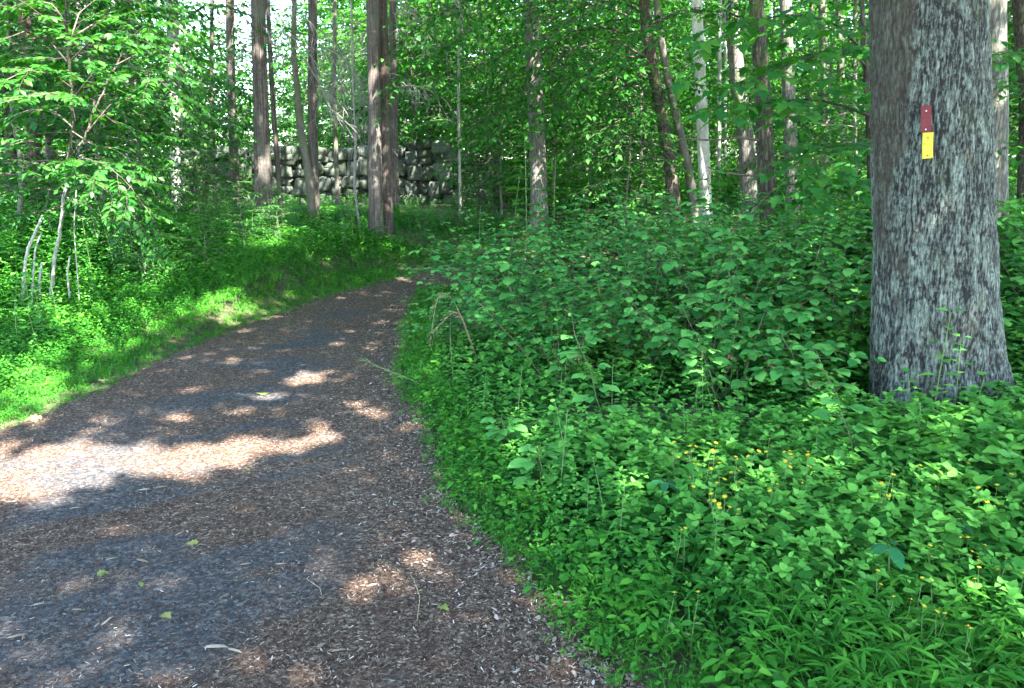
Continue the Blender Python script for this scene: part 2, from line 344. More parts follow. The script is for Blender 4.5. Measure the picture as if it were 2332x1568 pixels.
mul = ramp(N, [(0, (0.025, 0.014, 0.009)), (.35, (0.064, 0.035, 0.023)), (.7, (0.116, 0.073, 0.048)), (.92, (0.200, 0.140, 0.097)), (1, (0.317, 0.258, 0.195))]); L.new(vs2.outputs[0], mul.inputs[0])
nz = noise(26, 5, .7); ma = N.new('ShaderNodeMath'); ma.operation = 'ADD'; L.new(at_.outputs['Fac'], ma.inputs[0]); L.new(nz.outputs[0], ma.inputs[1])
mr = N.new('ShaderNodeMapRange'); mr.inputs['From Min'].default_value = .66; mr.inputs['From Max'].default_value = 1.15; L.new(ma.outputs[0], mr.inputs['Value'])
c = mixc(mr.outputs[0], asp.outputs[0], mul.outputs[0])
p = N.new('ShaderNodeBsdfPrincipled'); p.inputs['Roughness'].default_value = .85; p.inputs['Specular IOR Level'].default_value = .25; L.new(c, p.inputs['Base Color'])
nb = noise(120, 4, .7); b = N.new('ShaderNodeBump'); b.inputs['Distance'].default_value = .012; b.inputs['Strength'].default_value = .8; L.new(nb.outputs[0], b.inputs['Height'])
b2 = N.new('ShaderNodeBump'); b2.inputs['Distance'].default_value = .01; b2.inputs['Strength'].default_value = .7; L.new(vo2.outputs['Distance'], b2.inputs['Height']); L.new(b.outputs[0], b2.inputs['Normal']); L.new(b2.outputs[0], p.inputs['Normal'])
o = N.new('ShaderNodeOutputMaterial'); L.new(p.outputs[0], o.inputs[0]); M['path'] = m
tag(g.build('path', m, smooth=True), kind='structure')

# ---- loose litter on the path
def scatter_path(n, ymax, ymin=1.6):
    out = []
    while sum(map(len, out)) < n:
        u = RNG.random((n*2, 2)); y = ymin+(ymax-ymin)*u[:, 0]**1.5; x = -1.2*y*.66-0.6+(u[:, 1])*(1.9+.9*y)
        k = inside(x, y); out.append(np.stack([x, y], 1)[k])
    return np.vstack(out)[:n]
CHIP = (np.array([(0, -.5, 0), (.09, -.3, .02), (.06, .35, .03), (.02, .5, 0), (-.09, .25, .02), (-.07, -.35, .01), (0, 0, .08)]), [np.array([(0, 1, 6), (1, 2, 6), (2, 3, 6), (3, 4, 6), (4, 5, 6), (5, 0, 6)])])
P = scatter_path(230000, 12.0)
mm = mulch(P[:, 0], P[:, 1]); P = P[RNG.random(len(P)) < .3+.7*mm]; n = len(P)
th = RNG.random(n)*2*pi; D = np.stack([np.cos(th), np.sin(th), RNG.normal(0, .18, n)], 1); Nn = np.stack([RNG.normal(0, .35, n), RNG.normal(0, .35, n), np.ones(n)], 1)
S = (.005+.016*RNG.random(n)**3.2)*(1+.06*P[:, 1]); Pz = terrain(P[:, 0], P[:, 1])+.006
rr = RNG.random(n)**1.5
ed = edge_dist(P[:, 0], P[:, 1]); rr = np.clip(rr+.25*np.exp(-ed/.35)*(P[:, 0] > -1.6+0*ed), 0, 1)
g = Geo(); inst(g, CHIP, np.c_[P, Pz], D, Nn, S, rr)
M['chips'] = ramp_mat('wood_chips', [(0, (0.030, 0.016, 0.012)), (.35, (0.075, 0.041, 0.027)), (.62, (0.126, 0.079, 0.054)), (.85, (0.200, 0.145, 0.103)), (.97, (0.317, 0.258, 0.195)), (1, (0.443, 0.398, 0.337))])
tag(g.build('wood_chip_litter', M['chips']), kind='stuff')
# leaf scraps gathered along the right edge
k = RNG.integers(0, len(RD), 9000); q = RD[k]+np.stack([-np.abs(RNG.normal(0, .22, 9000))+.05, RNG.normal(0, .05, 9000)], 1); q = q[(q[:, 1] > 1.5) & (q[:, 1] < 10)]
n = len(q); th = RNG.random(n)*2*pi; D = np.stack([np.cos(th), np.sin(th), RNG.normal(0, .3, n)], 1); Nn = np.stack([RNG.normal(0, .5, n), RNG.normal(0, .5, n), np.ones(n)], 1)
g = Geo(); inst(g, ELLIP_M, np.c_[q, terrain(q[:, 0], q[:, 1])+.012], D, Nn, .011+.022*RNG.random(n)**2, RNG.random(n)**1.3)
M['scrap'] = ramp_mat('dry_leaf_scraps', [(0, (.05, .03, .02)), (.4, (.12, .08, .055)), (.8, (.21, .16, .13)), (1, (.3, .26, .22))])
tag(g.build('dry_leaf_litter', M['scrap']), kind='stuff')

print('T', round(_t.time()-_T0,1)) if '_T0' in globals() else None
# ------------------------------------------------------------------ small plants
def herb_tmpl(rng, h, leaf, n_nodes, tm, lean=.12, top=.65):
    """one stem with opposite leaves, base at the origin"""
    g = Geo(); a = rng.random()*2*pi; ln = lean*h
    zs = np.linspace(0, h, 6); cx_ = np.stack([ln*cos(a)*(zs/h)**2, ln*sin(a)*(zs/h)**2, zs], 1)
    tube(g, cx_, np.linspace(.0028, .0014, 6), 3, .35)
    P, D, Nn, S = [], [], [], []; az = rng.random()*pi
    for i in range(n_nodes):
        t = .25+.75*i/max(1, n_nodes-1); p = np.array([np.interp(t*h, zs, cx_[:, k]) for k in range(3)]); az += pi/2+rng.normal(0, .25)
        s = leaf*(1-.35*t if t > .85 else 1)*(top+(1-top)*(1-t)*1.5)*rng.uniform(.85, 1.15)
        for sg in (0, pi):
            el = rng.normal(.15, .22)-.15*(1-t); d = np.array([cos(az+sg)*cos(el), sin(az+sg)*cos(el), sin(el)])
            P.append(p+d*s*.25); D.append(d); Nn.append(np.array([rng.normal(0, .18), rng.normal(0, .18), 1])); S.append(s)
    for q in range(2):
        az += 2; d = np.array([cos(az)*.7, sin(az)*.7, .6]); P.append(cx_[-1]); D.append(d); Nn.append((0, 0, 1.)); S.append(leaf*.45)
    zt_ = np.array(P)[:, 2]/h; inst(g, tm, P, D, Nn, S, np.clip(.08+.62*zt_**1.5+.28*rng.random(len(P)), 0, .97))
    return g
def merged(g): return (np.vstack(g.v), [f for f in merge_faces(g.f)], np.concatenate(g.r))
def merge_faces(fs):
    out = {}
    for f in fs: out.setdefault(f.shape[1], []).append(f)
    return [np.vstack(v) for v in out.values()]
def stilt_tmpl(rng, h, leaf):
    g = Geo(); a = rng.random()*2*pi; zs = np.linspace(0, 1, 6); ln = h*rng.uniform(.3, .7); c = np.stack([ln*cos(a)*zs**1.6, ln*sin(a)*zs**1.6, h*(zs-.25*zs**2)], 1); tube(g, c, .0014, 3, .5)
    P, D, Nn, S = [], [], [], []; az = a
    for i in range(6):
        t = .3+.7*i/5; p = np.array([np.interp(t, zs, c[:, k]) for k in range(3)]); az = a+(1 if i % 2 else -1)*rng.uniform(.5, 1.1)+(0 if i < 5 else 0); el = rng.uniform(0, .5)
        P.append(p); D.append((cos(az)*cos(el), sin(az)*cos(el), sin(el))); Nn.append((rng.normal(0, .2), rng.normal(0, .2), 1)); S.append(leaf*rng.uniform(.8, 1.2))
    inst(g, BLADE, P, D, Nn, S, .3+.5*rng.random(len(P))); return g
def tuft_tmpl(rng, h, nb=9):
    g = Geo(); n = nb; th = rng.random(n)*2*pi; el = rng.uniform(.5, 1.4, n); D = np.stack([np.cos(th)*np.cos(el), np.sin(th)*np.cos(el), np.sin(el)], 1)
    T = nrm(np.stack([-D[:, 0], -D[:, 1], D[:, 2]*0+.8], 1))
    inst(g, GRASS, np.stack([rng.normal(0, .012, n), rng.normal(0, .012, n), np.zeros(n)], 1), D, T, h*rng.uniform(.6, 1.2, n), .3+.6*rng.random(n))
    n = 7; th = rng.random(n)*2*pi; D = np.stack([np.cos(th), np.sin(th), .2+0*th], 1)
    inst(g, ELLIP_M, np.stack([rng.normal(0, .02, n), rng.normal(0, .02, n), h*rng.uniform(.3, .8, n)], 1), D, np.array([[0, 0, 1.]]*n)+rng.normal(0, .2, (n, 3)), .018*rng.uniform(.7, 1.3, n), .3+.6*rng.random(n)); return g
def carpet_tmpl(rng, h, leaf, n, spread, tm=ELLIP_M):
    """small patch of loose leaves on hidden stems for mid-distance cover"""
    g = Geo(); P = np.stack([rng.normal(0, spread, n), rng.normal(0, spread, n), h*np.sqrt(rng.random(n))], 1); th = rng.random(n)*2*pi
    D = np.stack([np.cos(th), np.sin(th), rng.normal(0, .25, n)], 1); inst(g, tm, P, D, np.array([[0, 0, 1.]]*n)+rng.normal(0, .3, (n, 3)), leaf*rng.uniform(.6, 1.3, n), .15+.7*rng.random(n))
    for q in range(3): tube(g, [(P[q, 0]*.5, P[q, 1]*.5, 0), P[q]], .0015, 3, .3)
    return g
def scatter(geo, tmpls, P, S, rz=None, tilt=.12, rndj=.5):
    """P (n,3)"""
    n = len(P); which = RNG.integers(0, len(tmpls), n)
    th = RNG.random(n)*2*pi; D = np.stack([np.cos(th), np.sin(th), 0*th], 1)+0; Nn = np.array([[0, 0, 1.]])+RNG.normal(0, tilt, (n, 3)); Nn = nrm(Nn)
    D = D-(D*Nn).sum(1)[:, None]*Nn; rn = .5+rndj*(RNG.random(n)-.5)+.5*(fbm(P[:, 0]*1.3, P[:, 1]*1.3, 2, 3)-.5)
    for w, tm in enumerate(tmpls):
        k = which == w
        if k.any(): inst(geo, tm, P[k], D[k], Nn[k], S[k], rn[k])
def region(n, x0, x1, y0, y1, dmin, dmax, side=None, power=1.0, margin=1.5):
    u = RNG.random((n, 2)); y = y0+(y1-y0)*u[:, 0]**power; x = x0+(x1-x0)*u[:, 1]
    k = (x > -(.66*y+margin)) & (x < .66*y+margin+(1.6 if y1 < 16 else 0)); x, y = x[k], y[k]
    ins = inside(x, y); d = edge_dist(x, y); k = (~ins) & (d > dmin) & (d < dmax); x, y, d = x[k], y[k], d[k]
    if side is not None:
        xc = np.interp(y, RD[:, 1], RD[:, 0]); s = (x > xc-.05) if side > 0 else (x < xc-.8)
        s = s & (y < 12.2) | ((y >= 12.2) & (side < 0)) ; x, y, d = x[s], y[s], d[s]
    return x, y, d

rg = np.random.default_rng(21)
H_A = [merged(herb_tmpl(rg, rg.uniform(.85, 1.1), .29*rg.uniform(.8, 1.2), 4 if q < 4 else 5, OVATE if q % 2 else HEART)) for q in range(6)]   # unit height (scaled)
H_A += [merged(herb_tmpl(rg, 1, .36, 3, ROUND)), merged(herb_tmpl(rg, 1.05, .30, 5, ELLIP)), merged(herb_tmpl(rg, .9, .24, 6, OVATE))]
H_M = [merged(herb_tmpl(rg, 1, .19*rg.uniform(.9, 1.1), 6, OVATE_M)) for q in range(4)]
ST = [merged(stilt_tmpl(rg, .22, .06)) for q in range(5)]
TU = [merged(tuft_tmpl(rg, .07)) for q in range(5)]
CA = [merged(carpet_tmpl(rg, .10, .035, 14, .05)) for q in range(5)]

# right bank, near: leafy ground cover
def dens_h_right(x, y, d):
    h = .07+.17*sstep(.05, .8, d)+.13*sstep(1.3, 2.6, x)*sstep(.5, 1, d)
    lower = sstep(3.0, 2.1, y)            # bottom of the view: lower stilt grass
    h = h*(1-.35*lower)
    return h
g = Geo()
x, y, d = region(29000, -1.3, 8, 1.2, 7.5, .06, 9, 1, 1.25)
h = dens_h_right(x, y, d)*RNG.uniform(.7, 1.25, len(x))*(1-.25*sstep(1.6, 2.1, x)*sstep(3.7, 4.3, y)*(y < 5.6))
low = sstep(2.35+.9*fbm(x*1.5, y*1.5), 2.0, y)
hollow = (np.hypot((x-.95)/1.0, (y-4.85)/.45) < 1)
oak = np.hypot(x-2.55, y-5.0) < .42
shr = (y > 5.2) & (d > .5)
keep = (RNG.random(len(x)) > low*.75) & ~(hollow & (RNG.random(len(x)) < .9)) & ~oak & ~(shr & (RNG.random(len(x)) < .6))
x, y, h = x[keep], y[keep], h[keep]
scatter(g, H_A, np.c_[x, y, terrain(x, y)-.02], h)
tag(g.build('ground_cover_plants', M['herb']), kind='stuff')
g = Geo()
x, y, d = region(22000, -1.3, 6.5, 1.2, 4.5, -.02, 9, 1, 1.2)
k = (RNG.random(len(x)) < sstep(3.2, 2.1, y)*np.clip(d*1.4, .25, 1)) | (d < .16*RNG.random(len(x))); x, y = x[k], y[k]
scatter(g, ST, np.c_[x, y, terrain(x, y)-.01], RNG.uniform(.7, 1.25, len(x))*(.45+.55*sstep(.05, .5, edge_dist(x, y))), tilt=.15)
tag(g.build('stilt_grass', M['grassy']), kind='stuff')
g = Geo()
# verge grass on both sides
for (n, x0, x1, y0, y1, side, dm) in ((30000, -8, 0, 3.5, 12, -1, .55), (16000, -1.4, 2, 1.5, 11, 1, .32)):
    x, y, d = region(n, x0, x1, y0, y1, -.0, dm, side); scatter(g, TU+CA if side > 0 else TU, np.c_[x, y, terrain(x, y)-.008], RNG.uniform(.6, 1.5, len(x))*(.6+.5*sstep(0, .3, d)), tilt=.15)
# stray tufts spilling over the edges
for ed_, sg in ((LD, 1), (RD, -1)):
    k = RNG.integers(0, len(ed_), 1500); q = ed_[k]+np.stack([sg*np.abs(RNG.normal(0, .05, 1500)), RNG.normal(0, .05, 1500)], 1); q = q[(q[:, 1] > 1.4) & (q[:, 1] < 12)]
    scatter(g, TU, np.c_[q, terrain(q[:, 0], q[:, 1])-.008], RNG.uniform(.3, .9, len(q)), tilt=.2)
tag(g.build('verge_grass', M['grassy']), kind='stuff')
# left verge carpet and weeds
g = Geo()
x, y, d = region(26000, -9, 1.0, 3.6, 13, .15, 9, -1, 1.1)
hh = .4+1.2*sstep(.2, 1.3, d)
scatter(g, CA, np.c_[x, y, terrain(x, y)-.01], hh*RNG.uniform(.7, 1.3, len(x)))
tag(g.build('verge_ground_cover', M['grassy']), kind='stuff')
g = Geo()
x, y, d = region(23000, -14, 16, 5.0, 30, .9, 99, None, 1.3, 3)
k = ~((x > -1.2) & (y < 7.4)); x, y, d = x[k], y[k], d[k]
hh = (.22+.42*sstep(1.0, 3.5, d))*(.6+.8*fbm(x*.5, y*.5, 7, 3))*(1-.55*sstep(10.5, 12.5, y)*(x < .5))*(1-.3*(y > 15)*(x < 0))
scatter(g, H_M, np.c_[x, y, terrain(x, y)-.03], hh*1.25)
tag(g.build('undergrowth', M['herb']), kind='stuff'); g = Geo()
x, y, d = region(36000, -9, 1.6, 4.0, 15, .12, 9, -1, 1.1)
k = RNG.random(len(x)) < sstep(.1, .8, d); x, y, d = x[k], y[k], d[k]
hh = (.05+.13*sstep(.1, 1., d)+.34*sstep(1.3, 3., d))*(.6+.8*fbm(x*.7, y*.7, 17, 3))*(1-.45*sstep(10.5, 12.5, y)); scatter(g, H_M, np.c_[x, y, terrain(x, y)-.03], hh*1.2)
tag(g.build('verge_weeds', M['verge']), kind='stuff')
g = Geo()
x, y, d = region(16000, -45, 45, 24, 75, 0, 999, None, 1.3, 8)
H_F = [merged(carpet_tmpl(rg, .6, .2, 10, .35, KITE)) for q in range(4)]
scatter(g, H_F, np.c_[x, y, terrain(x, y)-.05], RNG.uniform(.7, 1.5, len(x)))
tag(g.build('distant_undergrowth', M['far']), kind='stuff')

print('T', round(_t.time()-_T0,1)) if '_T0' in globals() else None
# ------------------------------------------------------------------ trees: leafy sprays
class Bag:
    def __init__(s): s.p, s.d, s.n, s.s = [], [], [], []
    def add(s, p, d, n, sz): s.p.append(p); s.d.append(d); s.n.append(n); s.s.append(sz)
    def out(s, geo, tm, rng, lo=.1, hi=.9):
        if s.p: inst(geo, tm, np.array(s.p), np.array(s.d), np.array(s.n), np.array(s.s), lo+(hi-lo)*rng.random(len(s.p)))
def curve(p, d, L, n, rng, droop=.15, wig=.06):
    pts = [np.array(p, float)]; d = nrm(np.array(d, float))
    for i in range(n):
        d = nrm(d+np.array([rng.normal(0, wig), rng.normal(0, wig), -droop/n+rng.normal(0, wig*.6)])); pts.append(pts[-1]+d*L/n)
    return np.array(pts)
def interp(pts, t):
    u = t*(len(pts)-1); i = min(int(u), len(pts)-2); f = u-i; return pts[i]*(1-f)+pts[i+1]*f, nrm(pts[i+1]-pts[i])
def leafy_twig(bag, wood, rng, p, d, L, ls, r=.003, gap=.75, droop=.25, angle=.95):
    pts = curve(p, d, L, 4, rng, droop, .08); tube(wood, pts, np.linspace(r, r*.4, 5), 3, .4)
    n = max(2, int(L/(ls*gap)))
    for i in range(n):
        q, t = interp(pts, (i+.6)/n*.98); s = 1 if i % 2 else -1
        side = nrm(np.cross(t, (0, 0, 1))); dd = nrm(t*cos(angle)+side*s*sin(angle)+np.array([0, 0, rng.normal(-.18, .2)]))
        bag.add(q, dd, np.array([rng.normal(0, .28), rng.normal(0, .28), 1]), ls*rng.uniform(.7, 1.15))
    q, t = interp(pts, .999); bag.add(q, t, (0, 0, 1.), ls)
def leafy_limb(bag, wood, rng, p, d, L, ls, r=.015, ntw=None, droop=.3, start=.2, twl=.42, pts=None, gap=.75):
    if pts is None: pts = curve(p, d, L, 8, rng, droop, .07)
    else: pts = resample(pts, 9)
    tube(wood, pts, np.linspace(r, r*.25, 9), 5, .4)
    ntw = ntw or max(5, int(L/(ls*1.1)))
    for i in range(ntw):
        t = start+(1-start)*(i+.5)/ntw; q, tg = interp(pts, t); s = 1 if i % 2 else -1
        side = nrm(np.cross(tg, (0, 0, 1))); a = rng.uniform(.6, 1.1); dd = nrm(tg*cos(a)+side*s*sin(a)+np.array([0, 0, rng.normal(.02, .15)]))
        leafy_twig(bag, wood, rng, q, dd, L*twl*(1-.6*t)*rng.uniform(.7, 1.2)+ls, ls, gap=gap)
    q, tg = interp(pts, .999); leafy_twig(bag, wood, rng, q, tg, L*.15+ls, ls)
    return pts
def bough_tree(seed, height, z0, radius, nl, ls, tm, trunk_r=.05, lean=.06, droop=.25, mat_leaf='tree', mat_bark='smoothbark', top_r=.25, ntw=None, name='understory_tree'):
    rng = np.random.default_rng(seed); root = empty(name, (0, 0, -50)); a = rng.random()*2*pi
    zs = np.linspace(0, 1, 12); tr = np.stack([lean*height*cos(a)*zs**1.5+rng.normal(0, .03, 12), lean*height*sin(a)*zs**1.5+rng.normal(0, .03, 12), zs*height-.1], 1); tr[0, :2] = 0
    w = Geo(); tube(w, resample(tr, 24), trunk_r*np.linspace(1, .15, 24)*(1+.35*np.exp(-np.linspace(0, 1, 24)*25)), 8)
    t_ob = w.build('trunk', M[mat_bark], root, smooth=True)
    wood = Geo(); bag = Bag()
    for i in range(nl):
        t = z0+(1-z0)*((i+rng.random())/nl)**.9; q, _ = interp(tr, min(t, .99)); az = i*2.4+rng.normal(0, .4); prof = math.sin(pi*min(1, (t-z0)/(1-z0)*.75+.28))*(1-top_r)+top_r
        el = rng.uniform(.0, .5); L = radius*prof*rng.uniform(.75, 1.15)
        leafy_limb(bag, wood, rng, q, (cos(az)*cos(el), sin(az)*cos(el), sin(el)), L, ls, r=trunk_r*.3, droop=droop*2, ntw=ntw)
    lg = Geo(); bag.out(lg, tm, rng)
    kids = [t_ob, wood.build('branches', M[mat_bark], root), lg.build('crown', M[mat_leaf], root)]
    KIDS[root.name] = kids; return root, len(bag.p)

PROTO = {}
def first_or_copy(key, loc, rz, s, label, cat, group, tilt=(0, 0)):
    root, used = PROTO[key]
    if not used:
        root.location = tuple(float(c) for c in loc); root.rotation_euler = (tilt[0], tilt[1], rz); root.scale = (s, s, s); PROTO[key] = (root, True); tag(root, label, cat, group); return root
    r = copy_thing(root, loc, rz, s, label, group, tilt); r['category'] = cat; return r
cnt = {}
for key, args in dict(
    a=dict(seed=1, height=6.0, z0=.22, radius=2.1, nl=46, ls=.12, tm=ELLIP_M),
    b=dict(seed=2, height=7.5, z0=.25, radius=2.6, nl=54, ls=.135, tm=OVATE_M, trunk_r=.07),
    c=dict(seed=3, height=4.2, z0=.12, radius=1.6, nl=38, ls=.105, tm=ELLIP_M, trunk_r=.035),
    g=dict(seed=9, height=5.2, z0=.18, radius=1.7, nl=44, ls=.12, tm=ELLIP_M, trunk_r=.035, mat_leaf='sunny'),
    d=dict(seed=4, height=2.4, z0=.08, radius=1.0, nl=28, ls=.085, tm=OVATE_M, trunk_r=.02, name='leafy_shrub', mat_leaf='tree'),
    e=dict(seed=5, height=9.0, z0=.12, radius=3.4, nl=60, ls=.27, tm=KITE, trunk_r=.10, mat_leaf='far'),
    f=dict(seed=6, height=12.0, z0=.10, radius=4.2, nl=66, ls=.34, tm=KITE, trunk_r=.13, mat_leaf='far', ntw=14),
    ).items():
    r_, n_ = bough_tree(**args); PROTO[key] = (r_, False); cnt[key] = n_
print('leaves', cnt)

def tz(x, y): return float(terrain(x, y))
# understory trees that can be told from one another only by where they stand
US = [  # key, px, Y, scale, label
    ('a', 960, 21.5, .95, 'slim leafy understory tree rising just behind the right end of the stone wall'),
    ('b', 1120, 19.5, .85, 'leafy understory tree left of the tall straight grey trunk in the middle'),
    ('b', 1330, 21, .95, 'broad leafy understory tree right of the tall straight grey trunk'),
    ('a', 1260, 16.5, .8, 'bushy understory tree close behind the tall straight grey trunk'),
    ('c', 1140, 16.0, .85, 'small dark leafy tree in front of the right end of the stone wall'),
    ('c', 480, 15.5, .8, 'small dark leafy tree left of the widest cedar trunk'),
    ('a', 330, 17.5, .9, 'leafy understory tree behind the pale sunlit trunk on the left'),
    ('b', 110, 15.5, .85, 'leafy understory tree behind the reddish trunk at the far left'),
    ('b', -60, 13.0, .85, 'leafy understory tree cut by the left edge of the photo'),
    ('c', 230, 12.5, .9, 'small leafy tree between the reddish trunk and the pale sunlit trunk'),
    ('a', 1450, 19.0, .9, 'leafy understory tree behind the curved double trunk'),
    ('c', 1668, 18.5, .95, 'small leafy tree beside the white sunlit trunk'),
    ('a', 1850, 15.5, .85, 'leafy understory tree left of the great oak with the trail blazes'),
    ('c', 1930, 12.0, .8, 'small leafy tree close to the left side of the great oak'),
    ('b', 2420, 12.0, .9, 'leafy understory tree right of the great oak at the photo edge'),
    ('a', 2330, 15.5, .95, 'leafy understory tree behind the ridged trunk right of the great oak'),
    ('b', 1740, 22, .9, 'leafy understory tree behind the leaning grey trunk'),
    ('a', 790, 24.0, .85, 'leafy understory tree behind the middle of the stone wall'),
    ('c', 700, 23.0, .9, 'small leafy tree looking over the top of the stone wall on the left'),
    ('g', 60, 10.2, 1.0, 'yellow-green young tree behind the left side of the sunlit sapling'),
    ('g', 250, 10.8, .95, 'yellow-green young tree behind the right side of the sunlit sapling'),
    ('g', 350, 13.0, .95, 'yellow-green young tree reaching in front of the pale sunlit trunk'),
    ('b', 985, 22.8, .85, 'leafy understory tree rising close behind the right end of the stone wall, taller one'),
    ('b', 1080, 23.5, 1.0, 'broad leafy understory tree far behind the right end of the stone wall'),
    ('a', 1560, 21.0, 1.0, 'leafy understory tree seen between the curved pair and the whitest trunk'),
    ('c', 1420, 14.0, .75, 'small leafy tree left of the curved double trunk'),
]
for i, (k, px, Y, s, lab) in enumerate(US):
    x = (px-CX)/F*Y; first_or_copy(k, (x, Y, tz(x, Y)), i*1.7, s, lab, 'tree', 'understory trees of the middle wood')
rs = np.random.default_rng(99)
def hole(px, Y, s_h):  # keep the sky opening at the upper left free of tall trees
    return (370 < px < 700) and Y > 18
i = 0
for Y in (27, 31, 36, 42, 50, 60, 72, 88):
    w = 2332/F*Y; stepx = 2.9*(1+Y/90)
    for x in np.arange(-w*.62, w*.62, stepx):
        x2 = x+rs.normal(0, 1.0); Y2 = Y+rs.normal(0, 1.6); px = CX+x2/Y2*F
        k = 'e' if rs.random() < .55 else 'f'; s = rs.uniform(.75, 1.05)
        if hole(px, Y2, 0): k, s = 'e', rs.uniform(.55, .78)
        if rs.random() < .12: continue
        first_or_copy(k, (x2, Y2, tz(x2, Y2)), rs.random()*6, s, 'tree of the distant wood, soft green crown far behind the trunks', 'tree', 'trees of the distant wood'); i += 1
print('distant', i)
# shrubs
SH = 0
for j in range(64):
    for tr_ in range(50):
        Y = rs.uniform(9, 24); px = rs.uniform(-100, 2450); x = (px-CX)/F*Y
        d_ = edge_dist([x], [Y])[0]
        if inside([x], [Y])[0] or d_ < 2.0: continue
        if 560 < px < 1060 and Y < 20.5: continue
        if 1100 < px < 1950 and Y < 14: continue
        break
    s = rs.uniform(.35, .7) if (px < 1000 or Y < 15) else rs.uniform(.45, .95)
    first_or_copy('d', (x, Y, tz(x, Y)), rs.random()*6, s, 'leafy green shrub in the undergrowth between the tree trunks', 'shrub', 'shrubs in the undergrowth'); SH += 1

print('T', round(_t.time()-_T0,1)) if '_T0' in globals() else None
for px, Y, s_, lab in ((330, 9.0, .42, 'low rounded shrub on the left bank behind the sapling'), (470, 9.6, .40, 'low rounded shrub on the left bank below the pale sunlit trunk'), (560, 10.8, .45, 'low shrub at the foot of the widest cedar, left side'),
                       (640, 11.4, .42, 'low shrub at the foot of the widest cedar, right side'), (500, 12.2, .40, 'low shrub just left of the widest cedar'), (400, 11.5, .5, 'leafy shrub just before the foot of the pale sunlit trunk'),
                       (250, 10.3, .5, 'leafy shrub left of the foot of the pale sunlit trunk'), (960, 13.2, .28, 'low shrub right of the foot of the paired cedars'), (1050, 14.5, .38, 'low shrub below the right end of the stone wall')):
    x = (px-CX)/F*Y; first_or_copy('d', (x, Y, tz(x, Y)-.03), px*.3, s_, lab, 'shrub', 'shrubs in the undergrowth')

# ------------------------------------------------------------------ trunks
def trunk_thing(name, pts, widths, Y, mat, label, cat='tree', group=None, z_top=10.0, k=14, rough=.08, flare=.35, Yb=None, seed=0):
    """pts: (px, py) listed from the ground up, at distance Y; widths in the same units"""
    rng = np.random.default_rng(seed+int(pts[0][0]))
    W = []
    for (px, py) in pts: W.append(at(px, py, Y))
    W = np.array(W); wr = np.array(widths, float)/F*Y/2
    bx = W[0, 0]; bz = tz(bx, Y); W[0, 2] = bz-.12
    if z_top > W[-1, 2]:
        dd = (W[-1]-W[-2]); dd = dd/max(dd[2], .3); n = 3
        for q in range(1, n+1):
            h = (z_top-W[-1, 2])/(n-q+1); W = np.vstack([W, W[-1]+dd*h*.8*np.array([1, 1, 0])+np.array([0, 0, h])]); wr = np.r_[wr, wr[-1]*.85]
    s = np.r_[0, np.cumsum(np.linalg.norm(np.diff(W, axis=0), axis=1))]; n = max(30, int(s[-1]/.12)); t = np.linspace(0, s[-1], n)
    P = np.stack([np.interp(t, s, W[:, q]) for q in range(3)], 1); 
    ker = np.ones(7)/7
    for q in range(2): P[3:-3, q] = np.convolve(P[:, q], ker, 'valid')
    R = np.interp(t, s, wr)*(1+flare*np.exp(-t/.25))
    th = np.arange(k)*2*pi/k; g = Geo()
    amp = rough*(fbm(np.cos(th)[None]*2.2+t[:, None]*.02, np.sin(th)[None]*2.2, t[:, None]*.9+seed, 3)-.5)*2
    amp = amp+flare*.5*np.exp(-t/.22)[:, None]*np.cos(th*4+seed)[None]
    RR = R[:, None]*(1+amp)
    V = P[:, None]+np.stack([np.cos(th)[None]*RR, np.sin(th)[None]*RR, 0*RR], -1)
    i_ = np.arange(n-1)[:, None]*k; j_ = np.arange(k)[None]; j2 = (j_+1) % k
    g.add(V.reshape(-1, 3), [np.stack([i_+j_, i_+j2, i_+k+j2, i_+k+j_], -1).reshape(-1, 4)])
    base = np.array([bx, Y, bz]); root = empty(name, base, label, cat, group)
    g.build('trunk', mat, root, base, smooth=True)
    return root, base, P, R
TR = {}
def T(key, *a, **k): TR[key] = trunk_thing(*a, **k)
T('redced', 'cedar_tree', [(72, 385), (70, 200), (52, 0)], [32, 28, 26], 13.5, M['redcedar'], 'reddish brown cedar trunk nearest the left edge of the wood', z_top=9.5)
T('l2', 'cedar_tree', [(108, 400), (112, 200), (104, 0)], [22, 20, 18], 16, M['cedar'], 'slender brown trunk just right of the reddish cedar', z_top=10)
T('l3', 'forest_tree', [(190, 420), (180, 200), (172, 0)], [24, 22, 22], 17, M['palebark'], 'pale trunk mostly hidden by the sunlit sapling leaves', z_top=11)
T('l4', 'forest_tree', [(298, 400), (296, 200), (290, 0)], [26, 24, 22], 18, M['palebark'], 'pale trunk half hidden between the sapling and the sunlit trunk', z_top=11)
T('l5', 'forest_tree', [(405, 455), (400, 250), (392, 0)], [30, 27, 25], 15, M['palebark'], 'pale trunk lit by the sun left of the stone wall', z_top=11)
T('l6', 'cedar_tree', [(535, 440), (526, 200), (524, 0)], [20, 19, 18], 18, M['cedar'], 'thin dark cedar left of the widest cedar trunk', z_top=10)
T('c1', 'cedar_tree', [(603, 500), (598, 380), (592, 200), (588, 0)], [38, 36, 32, 31], 13, M['cedar'], 'widest grey brown cedar trunk at the left of the stone wall', z_top=10, rough=.12)
T('c1b', 'forest_tree', [(640, 440), (622, 250), (612, 60), (610, 0)], [12, 11, 10, 10], 13.6, M['cedar'], 'thin stem close to the right side of the widest cedar', z_top=7)
T('c2b', 'forest_tree', [(710, 440), (700, 370), (680, 285), (676, 170), (664, 125), (672, 60), (670, 0)], [18, 17, 16, 13, 13, 11, 10], 13.8, M['smoothbark'], 'thin crooked trunk leaning against the cedar before the stone wall', z_top=8)
